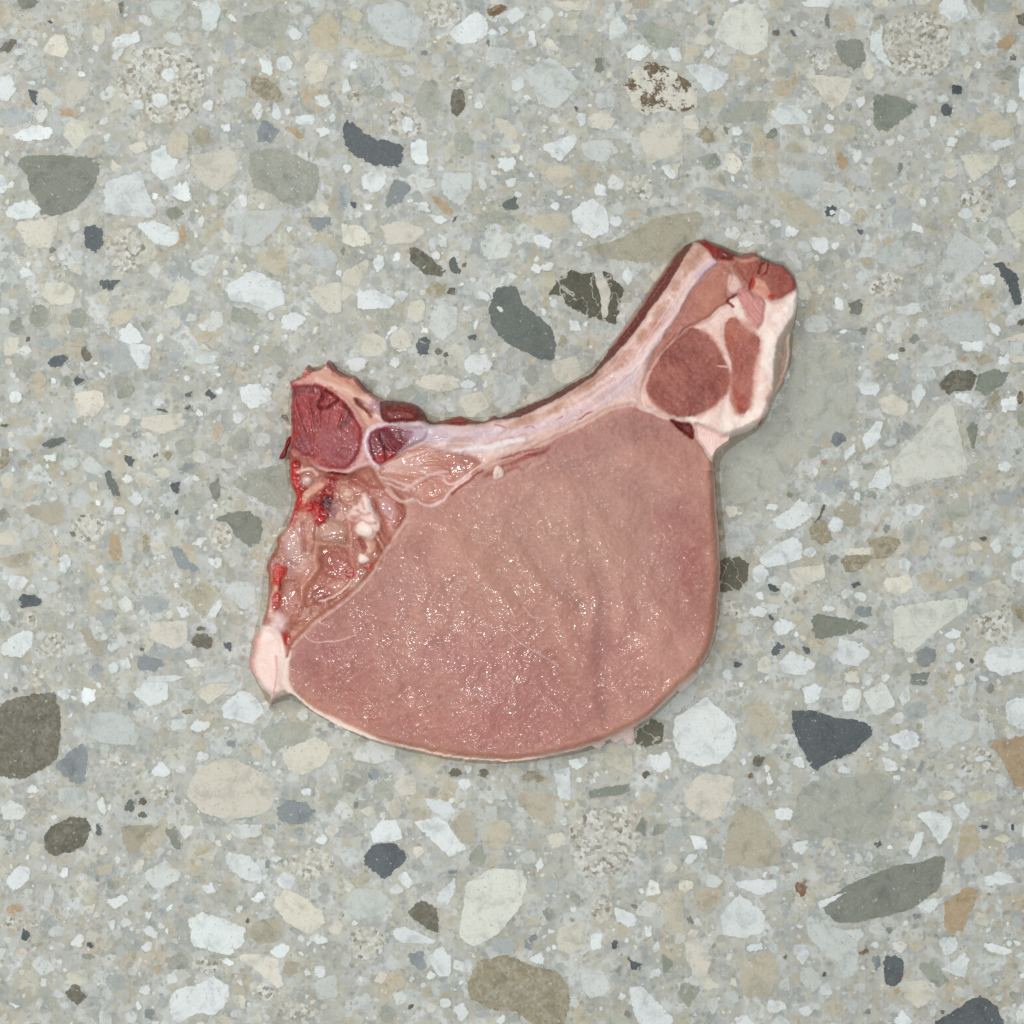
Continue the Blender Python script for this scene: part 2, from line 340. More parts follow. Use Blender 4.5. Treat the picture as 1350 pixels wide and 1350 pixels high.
STONES = """
A G 95,612 230,608 370,620 400,650 385,720 345,790 300,830 220,858 150,850 150,800 115,760 100,690 60,640
A W 10,850 60,800 120,785 160,825 135,862 70,870
A W 410,720 560,672 580,750 620,835 610,865 410,848
A W 600,600 640,575 695,570 715,620 695,660 700,700 640,715 595,680
A C 745,610 930,592 945,690 850,765 780,705
A g 985,600 1060,580 1150,600 1260,650 1270,720 1240,800 1180,825 1110,800 1070,765 1000,745 980,680
A W 890,1130 1000,1065 1110,1115 1135,1200 1060,1230 985,1200 900,1185
A L 915,860 990,830 1110,830 1115,880 1040,960 990,978 925,940
A W 540,885 620,870 690,910 740,900 740,950 690,985 600,960
A O 700,898 740,900 745,945 725,970 650,995 700,965 715,930
A D 330,900 370,880 410,910 410,960 380,1005 335,985
A P e500,1000,80,100,0
A P e640,330,180,155,10
A W e665,295,28,28,0
A W e630,395,34,34,0
A W e545,415,28,22,0
A b 985,290 1060,310 1130,370 1110,410 1040,400 990,350
A W 780,10 860,0 875,50 850,130 800,120 800,60
A g 960,60 1080,30 1160,60 1120,160 1030,200 950,150
A W 1130,130 1170,105 1200,140 1165,165
A o 1180,340 1300,350 1310,420 1270,460 1200,420
A W e1275,395,35,25,20
A O 225,430 280,430 325,450 290,468 230,455
A D 105,345 150,360 145,425 125,400
A d 1035,475 1060,470 1110,525 1075,565 1015,565 1015,520
A O 1115,500 1160,495 1215,545 1190,560
A d 1220,860 1310,855 1315,880 1280,915 1225,905
A D 390,1110 420,1105 480,1108 440,1150 395,1140
A L 1200,970 1290,955 1340,1020 1320,1065 1240,1060 1195,1020
A t 985,1000 1140,980 1150,1010 1130,1100 1060,1080
A C 150,1120 250,1110 300,1140 290,1200 210,1210 150,1160
A g 910,1210 1000,1220 1040,1270 1010,1300 910,1270
A W 1110,1250 1170,1230 1215,1260 1160,1315 1115,1300
A C 1210,1150 1290,1120 1350,1110 1350,1240 1290,1240
A t 415,1250 490,1215 540,1230 500,1280 420,1300
A W 465,1310 520,1275 570,1330 560,1360 480,1360
A g e155,1250,45,50,0
A g e310,1255,45,45,0
A W 690,730 740,710 765,800 710,795 680,770
A L 880,320 930,300 975,330 970,380 920,390 885,350
A W 800,410 830,390 850,410 840,440 805,430
A W 720,435 745,425 755,445 735,465
A W 450,200 500,180 470,240 440,235
A W 440,150 550,120 555,160 500,190 450,200
A L 580,0 720,0 730,40 690,90 610,70
A W 945,770 975,770 980,810 960,830 945,810
A T 750,520 820,500 850,570 780,580
A W 870,490 910,485 915,520 885,525
A l 0,430 60,420 130,450 120,490 0,500
A W 50,530 150,490 210,510 200,550 80,560
A G 60,-10 160,-10 130,35 80,40
A B 0,180 50,150 70,170 40,210 0,205
A W 50,200 90,185 110,205 70,230
A W -10,310 40,290 70,350 30,400 -10,400
A B 465,10 485,0 490,40 475,65
A t -10,0 40,30 50,80 20,110 -10,110
A C 500,580 570,550 590,590 540,610
A C 50,880 220,860 230,900 200,980 110,980
A W 1160,460 1240,450 1245,490 1180,500
A W 1250,510 1300,500 1310,530 1260,550
A o e1290,130,65,75,0
A o e800,1335,35,18,0
A t 860,230 900,225 930,270 890,280
A W 1020,230 1080,240 1080,300 1040,290
A L 60,240 150,225 160,260 100,285
A C e390,140,30,40,0
A G 640,840 700,810 740,850 680,875
A t e705,570,45,60,0
A L e1340,640,40,40,0
B W 425,125 530,40 575,70 585,120 550,165 470,180 430,150
B R 565,40 630,12 655,20 650,45 590,70
B W 655,50 700,25 730,60 680,100 655,90
B W 615,105 635,95 665,120 630,145
B L 90,30 230,0 330,80 300,180 250,195 180,170 110,110
B t 0,140 90,150 200,180 285,225 270,245 180,240 80,205 0,180
B P e400,55,75,60,0
B P e250,480,80,70,0
B B e460,405,34,58,8
B g 320,310 380,310 395,440 360,480 300,460 290,400
B D 10,490 25,475 60,490 100,530 160,550 220,560 245,580 240,650 200,668 130,655 60,625 20,590 5,540
B W 75,700 110,680 185,690 150,765 85,750
B d 205,700 285,735 240,800 170,828 180,770
B L 400,680 520,680 520,750 470,820 420,790 390,740
B O 345,770 370,770 410,800 460,850 430,855 390,830
B W 340,850 400,855 430,870 380,895
B K 620,815 685,775 700,790 700,825 655,835
B W 785,575 930,528 930,570 860,645
B T 930,650 970,635 1050,690 975,735 930,680
B t 810,655 910,650 920,720 860,750 805,700
B W 620,625 690,620 690,660 655,685 620,660
B W 645,710 690,700 695,735 655,745
B W 925,450 970,445 965,490 945,510
B C 980,460 1040,430 1090,480 1050,520 970,500
B X 1110,340 1150,270 1225,238 1290,265 1350,300 1410,350 1415,420 1370,445 1290,440 1245,445 1200,465 1150,420
B C 1170,530 1260,480 1350,500 1350,600 1220,650
B L 945,560 1060,550 1100,600 1030,650 950,610
B L 700,290 830,220 900,270 950,330 860,430 780,420 760,350
B g 860,135 950,140 950,190 900,210 860,180
B C 820,5 990,0 980,40 880,45
B T 1130,-10 1230,-10 1210,45 1150,40
B g 1150,100 1220,85 1340,130 1300,200 1230,190
B W 1125,210 1180,170 1230,200 1190,240 1130,235
B W 735,130 755,110 775,170 765,190 740,165
B B 265,985 300,975 420,1070 400,1095 330,1090 270,1030
B K 420,1020 445,1008 475,1080 435,1090
B W 130,1010 165,1010 170,1050 145,1080 125,1050
B W 345,1000 385,990 395,1020 370,1030
B C 0,1080 110,1020 110,1060 60,1150 0,1200
B W 60,1150 140,1145 210,1180 200,1220 60,1225
B W 200,1160 240,1140 270,1165 240,1200
B C 270,1190 330,1180 330,1260 300,1280 255,1250
B b e375,1145,40,32,0
B B e435,1150,18,22,0
B K 600,1150 650,1122 690,1128 705,1160 715,1200 790,1255 835,1300 852,1360 850,1420 800,1428 740,1400 670,1370 620,1330 585,1270 580,1210
B W e628,1222,15,8,40
B V 820,1170 850,1110 910,1065 960,1080 1050,1070 1120,1140 1100,1220 1085,1285 1030,1265 960,1250 900,1215 870,1170
B C 1000,1080 1030,1075 1065,1150 1050,1250 1030,1250 1025,1170
B T 950,980 1120,930 1250,850 1420,830 1425,900 1340,1030 1150,1040 1000,1020
B W 910,830 990,780 1050,830 1065,910 1000,950 920,890
B W 755,940 790,920 835,950 825,985 765,970
B w 540,960 620,920 680,970 660,1020 570,1030
B C 150,890 240,870 340,910 290,960 180,970
B C 0,880 80,890 130,960 60,980 0,960
B g 540,850 600,830 690,850 660,895 560,880
B t 700,850 880,840 930,900 850,920 730,900
B L 365,1200 460,1210 460,1300 400,1350 340,1300
B D 500,1325 545,1315 535,1345 500,1345
B K e330,1345,22,12,0
B W 270,570 310,545 340,560 345,640 320,660 280,640
B W 230,480 260,455 290,480 285,520 250,530
B W 0,650 30,640 45,665 20,690
B l 50,290 110,260 130,300 100,360 60,330
B D 30,800 45,795 65,805 50,830
B W 530,400 550,390 560,420 550,440 530,430
B L e630,220,50,35,0
B P e470,320,60,30,0
B W e770,1065,22,22,0
B W e815,1055,28,18,0
B L 1000,370 1070,370 1080,420 1010,430
B G 1000,225 1030,225 1045,285 1000,285
B W 1290,190 1340,185 1350,240 1310,250
B C 1290,650 1340,640 1330,710 1290,690
B W 1260,660 1300,650 1330,700 1300,715
B P e1180,740,60,60,0
B o 1120,830 1190,830 1185,865 1130,860
B C 180,1330 240,1285 285,1330 270,1380 200,1380
B l e10,780,30,60,0
B W 5,300 30,320 40,360 0,370
B w 300,720 360,700 380,730 320,750
B W 290,800 340,800 360,840 300,835
C c 170,40 240,5 300,20 340,90 340,190 270,225 200,190 120,150
C P e920,180,160,145,0
C W 740,140 790,90 790,190 830,270 780,240 745,200
C W 1000,40 1040,-10 1110,-10 1130,60 1080,95
C T 1130,-10 1205,-10 1190,70
C B 1320,60 1360,45 1360,110 1325,95
C O 1245,160 1300,130 1330,155 1280,210 1245,190
C G 595,160 710,150 730,240 680,285 620,240
C G 750,375 830,370 940,420 810,520 770,525 755,480
C L 395,700 450,670 550,680 560,710 510,805 460,780
C W 345,450 390,400 500,450 490,490 390,495
C g 180,440 240,400 360,395 330,480 160,480
C C 480,290 680,310 640,400 590,440 540,370
C o 360,320 420,310 440,350 420,390 360,380
C O e440,315,15,35,10
C G 560,45 580,45 580,120 560,100
C o 625,70 680,60 700,110 660,130 620,110
C b 50,530 90,495 130,520 130,560 80,570
C W 0,260 100,250 190,300 160,340 100,370 50,310
C W 75,210 120,180 130,200 100,240
C D 1060,340 1085,330 1110,350 1095,380 1065,370
C t 1100,500 1230,430 1300,480 1320,550 1150,530
C C 1090,610 1260,610 1250,650 1150,725
C W 1330,280 1360,250 1360,400 1330,390
C P e1160,810,75,80,0
C W e1120,845,28,25,0
C L 1085,905 1180,970 1195,1030 1130,1090 1050,1060 1035,990
C D 1230,1045 1270,1040 1330,1090 1340,1200 1310,1205 1270,1110
C C 1275,870 1340,815 1360,815 1360,960 1320,950
C D e585,835,28,24,20
C W e592,840,11,10,0
C t 350,760 420,750 560,870 540,900 450,900 390,840
C W 405,900 430,885 460,915 440,945 400,930
C W 340,880 370,860 395,890 370,905
C L 770,980 870,940 875,1020 830,1060 750,1030
C L 880,1000 960,990 960,1040 900,1060
C o 690,1015 770,1020 750,1060 700,1050
C P e810,1130,80,55,-15
C W 835,1215 930,1195 945,1230 900,1250 850,1240
C G 655,1200 700,1180 720,1210 700,1250 660,1245
C G 690,1305 735,1290 720,1335
C L 975,1280 1100,1230 1190,1225 1200,1360 1090,1370
C W 1205,1280 1240,1270 1260,1310 1240,1335
C C 1240,1350 1360,1310 1360,1440 1270,1430
C B e1340,1275,14,20,0
C O e1210,1165,15,12,0
C W 465,10 520,-10 600,-10 580,30 490,30
C g 1220,290 1310,250 1330,300 1270,330
C W 470,500 500,495 510,530 490,545
C W e575,510,25,22,0
C W e585,465,18,13,0
C W e550,595,22,18,0
C t 610,500 680,490 690,540 640,570 610,540
C T e450,585,40,22,20
C C 850,740 930,720 950,780 910,800 860,770
C W 1205,570 1250,555 1290,545 1310,570 1230,600
C l 590,690 620,670 650,720 620,740
C L 655,690 700,670 735,710 720,740 660,730
C G 850,640 870,640 865,690 850,690
C g e390,285,30,20,20
C G e355,530,24,26,0
C W e215,520,28,18,0
C K 415,115 435,115 455,150 440,150
C B e370,130,16,14,0
C l 1140,0 1250,0 1330,40 1250,60
C P e545,235,50,45,0
C C e735,285,25,35,0
C W 680,400 720,370 730,400 700,430
C W 1050,540 1090,545 1080,590 1040,570
C W e1300,420,25,30,0
C t e1265,355,35,25,0
C L 1000,380 1050,370 1060,400 1010,410
C l 30,740 80,735 200,760 220,820 190,830
C O e630,640,25,40,-30
C L e480,975,35,22,20
C W e600,970,18,22,0
C W e250,965,35,15,-10
C W e1205,1105,40,22,0
D D 190,70 210,55 270,55 260,90 225,108 195,100
D D 285,160 310,130 345,155 300,180
D g e265,160,28,30,0
D K 162,405 200,385 265,372 270,390 220,420 170,422
D D 480,455 510,445 535,470 525,502 495,480
D K 410,510 430,505 460,560 480,610 455,618 425,575
D b 640,435 685,430 690,465 660,480
D d 705,500 740,475 770,490 745,510 710,518
D D 670,570 710,545 710,600 690,600
D G 820,570 860,540 875,560 870,640 840,620
D g 905,560 980,510 1130,480 1150,560 1150,660 1060,650 960,600
D g 900,380 970,330 990,370 990,430 920,440 895,410
D G 850,700 900,675 970,668 1030,690 1045,750 1030,800 990,812 950,790 890,740
D T 80,670 120,645 250,640 260,720 200,730
D O 430,760 460,748 480,800 485,860 460,882 430,850
D b 560,770 580,750 590,770 590,830 565,835
D o 540,795 565,770 565,830 545,830
D C 595,800 640,780 670,830 600,850
D d 665,810 710,810 750,870 790,900 780,920 710,900
D W 820,855 880,855 880,900 830,890
D t 705,1000 800,945 875,970 830,1050 810,1100
D W 830,1060 875,1010 885,1040 850,1095 820,1095
D L 890,980 940,945 1010,960 1010,1040 960,1065 890,1010
D D 75,1010 100,995 140,1005 172,1025 160,1045 80,1058
D B e800,1185,46,36,0
D B e795,1135,18,10,0
D D 880,1190 920,1178 918,1230 890,1220
D d 535,1250 565,1238 640,1260 650,1280 610,1315 540,1295
D W 0,1200 90,1140 135,1150 130,1200 90,1255 0,1240
D T 310,1130 350,1120 370,1180 425,1190 410,1240 360,1240
D P e215,1200,55,55,0
D g e505,1145,38,22,0
D C 590,1110 740,1100 745,1190 690,1220 590,1180
D L 810,1320 880,1285 930,1300 945,1350 930,1400 800,1390
D W 945,180 1000,165 1070,185 1075,230 1000,270 950,230
D W 910,290 950,275 975,300 940,330 915,320
D l 380,20 500,0 520,60 560,90 480,130 400,100
D W 510,0 600,20 590,100 560,120 520,60
D o e155,150,26,32,0
D C 290,200 400,190 420,240 380,300 300,290
D C 560,300 720,280 740,330 640,370 550,340
D W 760,80 800,50 860,55 850,90 780,90
D T 5,860 60,840 130,830 120,890 30,900
D o e215,840,18,45,0
D W 235,850 270,840 285,880 255,920 235,905
D P e350,740,75,60,0
D P e870,770,50,60,0
D D 730,210 760,195 760,222 735,225
D D 805,210 830,185 860,220 835,232
D D e640,272,25,8,15
D D e745,262,18,9,-20
D o e860,360,22,40,20
D b 0,425 30,420 50,480 0,520
D W e470,670,25,18,0
D W e505,545,25,20,0
D W 500,620 540,590 570,620 540,660
D W 690,1045 740,1050 750,1090 720,1100
D W e450,1290,22,25,0
D W 580,1325 700,1318 740,1330 650,1350 580,1345
D l 370,1075 440,1065 470,1110 410,1140
D l 560,1000 650,1010 690,1040 640,1080 570,1060
D L 160,950 230,945 240,990 180,1000
D l 90,450 140,435 130,465 95,465
D g 1040,60 1115,0 1130,70 1100,90
D W 1000,20 1025,15 1025,50 1005,50
D o e915,105,16,30,15
D g e610,140,28,14,0
D B e20,333,20,8,0
D B 1105,300 1130,280 1145,300 1135,320
D l 640,50 710,30 730,60 690,95
D W e790,285,16,18,0
D C 840,40 800,0 780,30 820,35
D W e60,220,30,25,0
D W 170,450 230,440 220,475 180,475
D L e280,480,35,25,0
D W e280,1120,18,22,0
D W 460,1260 510,1245 520,1290 490,1300
D B 275,755 295,750 300,775 285,775
D B e330,690,14,7,0
D l e190,5,60,25,0
D o e310,10,40,12,0
E B 1005,170 1060,115 1150,108 1165,150 1145,195 1065,200 1055,220
E G 1170,130 1240,105 1290,120 1280,160 1240,190 1210,220 1150,195
E b 1240,190 1255,185 1230,270 1195,280 1190,260
E W 1065,205 1140,205 1145,250 1100,240
E c 820,480 960,330 1030,240 1070,240 1100,370 1135,525 1000,545 880,580 830,560
E W 725,580 770,510 820,490 830,560 800,585
E W 705,385 770,310 795,315 780,390 720,440
E W 635,440 680,400 690,430 645,480
E W 690,170 730,140 785,180 760,220 700,205
E W 900,190 945,165 965,200 930,265 905,230
E C 770,230 830,205 900,250 870,300 790,285
E G 1120,330 1165,320 1170,345 1155,430 1145,435 1130,380
E W 1245,490 1270,465 1310,490 1280,525 1250,515
E g 485,460 510,400 560,445 530,468
E l 515,570 570,530 635,545 645,590 590,615 530,600
E W 360,700 440,650 460,615 490,640 520,690 430,750 370,735
E T 590,660 650,630 705,660 700,730 640,740 600,700
E b 500,730 560,700 600,780 560,810 510,790
E K 555,635 570,640 550,700 515,725 540,690
E W e605,725,30,30,0
E b 720,785 800,768 850,775 870,795 830,850 770,865 745,830
E b 620,870 650,830 760,850 700,910 650,920
E C 630,820 750,815 750,845 640,845
E G 560,880 590,835 620,850 590,890
E W 300,860 390,790 440,770 475,800 475,860 400,885 320,900
E W e505,835,30,25,0
E C 420,900 560,880 570,930 500,965 430,940
E W e305,920,35,35,0
E V 140,860 220,850 265,875 265,930 230,985 140,998
E D 330,955 350,955 390,985 380,1000 350,995
E D 660,960 700,945 705,965 670,975
E d 670,1060 700,1045 745,1050 750,1090 690,1090
E G 510,1085 530,1075 640,1095 740,1115 730,1140 580,1175 530,1180 510,1140
E W 350,1140 380,1090 460,1120 420,1150 380,1170
E D 350,1210 380,1188 405,1205 380,1240 355,1240
E W 370,1280 420,1225 500,1250 530,1280 480,1325 400,1310
E W 605,1250 620,1170 700,1190 750,1235 690,1285 630,1280
E C 795,940 900,920 915,980 850,1005 795,980
E t 910,920 1000,900 1060,980 990,1000 940,980
E c 830,1050 950,1030 1130,1010 1130,1060 1000,1150 900,1240 830,1200
E d 920,1230 960,1205 1005,1210 1000,1260 955,1300 925,1270
E W 1035,1160 1070,1130 1115,1150 1100,1175 1050,1180
E W 1185,1250 1220,1205 1360,1210 1360,1300 1260,1325 1195,1290
E b 1285,1040 1360,1040 1360,1120 1320,1100
E P e1230,1130,90,70,0
E C 1190,960 1250,940 1300,980 1250,1010 1200,1000
E G 895,1310 990,1305 960,1355 910,1360
E D e1190,780,18,10,0
E t 1075,830 1140,785 1130,840 1080,845
E W 880,650 930,635 960,660 920,695 885,685
E o 975,580 1030,575 1050,600 985,625
E l e1265,620,55,35,0
E L 940,60 1000,10 1080,30 1080,80 980,110 930,100
E W e835,60,22,16,0
E W 1090,0 1200,0 1190,40 1110,40
E O e1110,70,17,14,0
E T 1140,60 1200,50 1240,80 1180,100
E R e1335,225,15,35,0
E W 1260,230 1320,210 1330,270 1260,280
E g 980,650 1130,620 1150,680 1050,720
E l 1110,900 1180,910 1200,950 1140,960
E O e560,480,14,18,0
E S 150,420 350,300 450,100 480,0 680,0 690,330 560,350 480,470 400,570 300,620 200,650 150,600
E g 700,490 760,470 770,500 720,520
E P e200,1060,60,40,20
E W e300,1070,40,22,0
E L 700,1170 750,1150 790,1190 760,1220
E w 300,1030 390,1040 380,1075 320,1080
E W e1060,1215,20,25,0
E D e215,1278,18,12,0
E l 90,1310 130,1305 125,1350 90,1350
E C 640,1310 690,1300 700,1350 640,1355
E W e800,1330,22,18,0
E W e700,1010,28,22,0
E W e575,1055,25,18,0
E L 180,740 260,730 300,780 230,830 170,800
E C 165,650 220,650 240,680 180,700
E g e750,610,30,20,0
E W e690,615,14,22,-20
E L e825,400,28,18,-20
E W e355,655,28,15,0
E L 1220,0 1350,0 1350,60 1260,40
E W 1240,60 1290,50 1300,90 1250,95
F B -20,110 20,65 120,45 220,30 240,110 245,200 225,310 150,360 80,385 0,375 -20,370
F d 215,330 260,280 320,240 355,260 340,390 300,405 250,370
F B 175,600 200,565 280,530 340,530 362,570 350,630 300,665 210,690 175,665
F D 375,555 405,560 400,605 378,605
F K e513,490,20,30,20
F B e565,470,22,18,0
F K e565,520,18,18,0
F T 475,565 560,560 640,565 580,620 530,680 485,660
F G 650,575 690,565 720,630 715,662 690,655 665,610
F C 770,350 850,305 920,290 1010,340 1090,380 1080,500 1010,530 910,545 800,520 730,440
F g 1020,200 1120,140 1230,160 1230,220 1110,260 1080,290
F C 1110,270 1250,210 1320,250 1280,330 1190,370 1130,340
F W 875,90 950,25 1010,50 1050,110 1000,165 880,140
F d 1090,500 1130,455 1220,475 1250,510 1210,560 1140,560 1100,540
F W 885,690 900,670 980,680 1040,740 1035,800 960,780 900,730
F W 740,940 790,905 880,930 975,970 970,1030 910,1080 850,1070 755,1040
F C 1070,870 1130,810 1210,850 1280,910 1290,950 1220,1000 1130,950
F W 665,1260 700,1210 790,1190 850,1155 915,1210 900,1270 850,1315 770,1310 710,1350 680,1330
F W 1060,1060 1120,1025 1155,1050 1115,1090 1075,1085
F C 950,1080 1000,1070 1100,1090 1120,1200 1090,1205 1030,1150 960,1110
F T 990,950 1080,920 1120,950 1110,1020 1020,1040 980,1000
F B 255,1230 300,1185 345,1240 300,1280
F C 260,1150 340,1130 350,1190 310,1200 260,1190
F w 565,750 650,700 720,750 710,780 640,820 590,800
F W 20,780 80,715 125,740 110,790 50,830
F L 170,830 200,790 215,840 200,900 175,880
F O 20,890 60,870 100,885 80,910 30,920
F D 85,980 105,970 125,1000 105,1035 85,1015
F W 425,860 490,835 510,860 460,895 435,890
F W 550,980 600,955 630,990 620,1015
F W 600,345 635,305 680,350 650,375 610,370
F d e1060,715,12,16,0
F P e1235,720,95,70,0
F W 860,1090 910,1088 935,1110 905,1125
F g 650,1090 720,1060 760,1090 740,1130 660,1140
F W 520,40 580,-10 660,-10 670,60 600,100
F L 675,20 770,30 740,80 690,70
F C 770,40 830,0 920,0 900,30 820,90
F L 280,180 360,120 480,110 560,180 540,250 400,240
F W 740,190 780,140 840,160 800,200
F d 890,230 930,222 945,255 905,258
F o 765,650 850,630 830,680 770,690
F W 795,800 840,790 855,830 820,840
F W 985,860 1030,820 1055,850 1030,875
F D e980,942,9,14,0
F W 270,1040 320,980 340,1010 320,1050
F g 415,770 450,770 470,800 450,825 420,815
F W e255,750,20,25,0
F W 570,910 610,900 590,940 575,935
F W 420,940 460,930 455,975 430,975
F C 320,890 380,870 370,910 340,920
F l 1040,560 1100,555 1100,585 1045,585
F W 380,470 405,445 425,500 410,530
F W 100,420 130,400 160,430 110,445
F W 1240,630 1280,590 1300,620 1280,645
F W 1215,1010 1260,990 1310,1020 1260,1040
F b e745,112,28,9,-10
F P e810,1120,60,40,0
F P e60,950,90,30,0
F P e1040,1220,60,40,20
F P e440,310,50,35,0
F P e640,430,60,30,-20
F W e800,290,28,22,0
F l e135,515,25,25,0
F T e1150,1130,35,35,0
F O e625,1135,16,18,0
F L 1230,1180 1330,1150 1340,1240 1260,1260
F P e1170,1300,90,40,0
F W 530,1280 545,1255 565,1285 545,1300
F W 545,1200 590,1190 600,1230 560,1240
F W 30,1260 90,1280 60,1290
F d e590,1310,22,25,0
F l e480,1065,25,30,0
F l e745,855,28,25,0
F W e1215,430,28,18,0
F D 340,1025 365,1020 370,1045 345,1045
F C 920,1235 970,1230 975,1290 930,1285
F w 900,560 1040,560 1030,610 930,620
F t 380,720 450,710 440,760 385,760
G D 85,690 120,640 200,628 250,660 268,695 200,755 170,780 130,750 95,725
G W 105,600 160,540 220,540 245,620 200,630 130,635
G B 260,910 310,855 380,890 390,995 320,965 275,930
G c 460,1010 480,880 490,790 600,730 720,740 740,780 710,890 620,1000 520,1050
G b 490,1190 540,1095 650,1070 740,1110 870,1145 915,1225 890,1360 760,1360 690,1300 600,1300 500,1250
G T 680,425 840,440 840,570 780,545 700,490
G W 280,550 370,530 420,550 500,660 430,695 360,630
G W 330,460 380,455 440,480 450,510 410,540 350,500
G T 420,560 490,500 530,570 530,645 480,640
G t 550,600 590,540 660,540 680,590 640,660 560,650
G W 835,345 905,335 910,465 865,470 850,400
G b 710,360 760,340 808,380 780,395 715,385
G G 960,430 1050,410 1140,400 1130,440 980,460
G P 900,560 1000,490 1130,480 1190,520 1200,600 1150,740 1050,790 950,760 900,680
G B 1180,365 1205,345 1222,360 1195,385
G V 1165,190 1240,135 1280,170 1275,230 1215,255 1160,250
G W 1210,285 1300,275 1310,330 1260,360 1205,325
G W 380,830 450,770 455,820 420,880 375,860
G C 850,970 965,940 975,1050 900,1075 850,1060
G W 735,1095 800,1055 800,1120 760,1110
G d 720,1010 755,1030 750,1060 720,1050
G W 1075,880 1170,920 1165,960 1130,970 1085,940
G W 1195,960 1225,955 1230,1000 1200,1020
G D 1130,1085 1190,1115 1175,1140 1145,1140
G D e1080,1035,15,20,0
G G 1265,1065 1310,1100 1305,1140 1270,1145
G W 1135,1205 1185,1195 1260,1270 1320,1330 1310,1360 1180,1360 1150,1290
G W 195,980 240,960 380,1020 360,1035 240,1030 200,1005
G d 265,1075 320,1050 340,1130 325,1145 270,1115
G W 345,1075 400,1040 440,1100 430,1160 390,1170 355,1120
G L 0,880 60,810 150,820 200,860 170,920 60,940
G t 20,790 90,740 130,780 60,810
G W 440,1290 480,1260 510,1310 470,1345
G o e215,1180,38,38,0
G W e410,1265,25,25,0
G l 800,790 850,765 860,810 830,840
G W 765,720 790,680 805,730 770,755
G C 810,600 880,590 890,640 830,660
G l e640,1040,55,35,0
G d e440,748,25,10,0
G l 1270,610 1350,570 1360,640 1290,650
G l 1240,400 1300,380 1320,410 1270,440
G d e130,365,28,22,0
G l e100,445,28,22,0
G C 165,480 230,450 240,520 200,540
G g e180,1310,35,40,0
G l e560,1310,45,14,0
G P e100,1030,80,70,0
G P e1030,900,50,50,0
G W e500,340,18,18,0
G B e450,355,30,20,0
G B e560,355,26,20,0
G L e740,690,35,30,0
G t 1260,840 1350,820 1360,1000 1280,990
G W 220,770 250,740 290,790 260,820
G L 1290,540 1340,530 1350,570 1300,570
G G 1160,580 1190,520 1210,560 1200,620
G W 880,310 960,290 990,310 930,345
G L e425,1000,25,25,0
G L e95,1260,30,35,0
G g 1200,760 1240,740 1240,780
G G 1120,1290 1150,1300 1140,1330 1110,1310
G W e1240,1150,25,22,0
G G 1070,1150 1110,1115 1100,1150
G L 590,430 650,420 660,460 600,465
H W -40,140 40,90 70,65 95,50 130,85 200,150 220,200 200,270 150,320 70,335 -10,300 -40,230
H L -50,60 20,0 60,10 50,60 0,110 -50,130
H D 425,105 540,110 610,140 690,145 740,165 760,200 690,270 570,320 520,355 490,310 445,220
H g 435,510 450,440 500,390 620,375 770,355 830,360 835,540 790,605 700,640 600,620 435,590
H C 0,410 80,355 205,370 205,420 160,530 90,550 10,490
H T 170,580 230,470 300,500 400,640 380,720 290,740 160,720
H G 540,890 640,800 840,720 940,710 1010,680 1050,690 1020,820 900,900 700,950 600,955
H W 525,870 650,825 600,860 545,895
H O 1210,235 1360,200 1360,435 1310,410 1270,320
H L 960,150 1060,100 1160,180 1150,220 1040,265 960,220
H l 870,110 930,65 970,80 970,130 920,160 880,140
H W 815,215 880,180 935,200 940,250 890,270 830,240
H W 1275,80 1330,50 1360,60 1360,190 1285,170
H W 785,290 850,310 850,350 800,350
H o 1100,560 1160,550 1180,660 1130,690 1070,710 1090,640
H O 1030,870 1130,800 1185,820 1150,880 1110,980 1060,1000 1030,960
H o 50,830 110,810 165,820 150,870 90,920 50,900
H W 145,930 220,830 330,910 320,990 240,1010 160,1000
H W 205,790 300,775 380,780 370,820 310,845 220,810
H R 440,790 490,780 490,840 465,852 440,820
H t 220,1080 340,1050 385,1110 350,1240 250,1260 220,1180
H D 795,1080 850,1075 880,1110 870,1180 820,1208 795,1180
H d 745,1080 780,1065 785,1130 760,1140
H W 1020,1135 1120,1065 1135,1090 1115,1170 1080,1160
H D 990,1345 1100,1280 1150,1240 1190,1238 1240,1270 1275,1350 1275,1400 990,1400
H W 890,650 930,580 960,600 930,680 905,705
H W 920,885 1000,850 1025,870 980,915
H W 920,520 980,500 1070,540 1060,590 1020,650 970,570
H W 1060,490 1110,470 1140,510 1110,550
H L 480,940 540,940 690,1000 700,1140 640,1190 590,1100 500,1010
H W 640,980 700,970 725,1000 690,1025
H C 0,1030 60,1010 120,1090 100,1150 150,1200 90,1220 20,1120
H g 920,1110 1000,1100 1055,1180 1020,1215 960,1170
H W 1180,1030 1230,1030 1310,1060 1290,1080 1200,1060
H W 1310,1080 1360,1060 1360,1100
H W 1190,770 1260,740 1330,790 1200,805
H B 270,310 300,275 330,290 315,330 280,345
H R e268,367,12,14,0
H d e945,330,12,30,15
H W e340,385,15,28,0
H l 530,720 590,715 600,760 540,750
H l 380,880 430,860 430,920 390,930
H g 110,640 150,620 150,690 110,690
H C 880,1180 960,1170 1010,1240 930,1290 870,1240
H W 450,1300 490,1270 520,1300 480,1330
H W 840,1330 870,1290 910,1340 900,1360 840,1360
H W 205,1320 250,1310 290,1360 210,1360
H W e1050,1040,40,40,0
H t 885,1030 940,1010 960,1050 910,1070
H d e925,925,25,14,0
H D e770,640,18,14,0
H D e1190,570,20,9,0
H l 1270,660 1360,610 1360,700 1290,710
H l e1325,945,25,30,0
H W 470,20 520,0 550,20 540,70 490,85
H o 980,0 1010,0 1055,80 1030,85
H G 920,-10 970,-10 960,20
H o 700,330 760,310 760,330 710,345
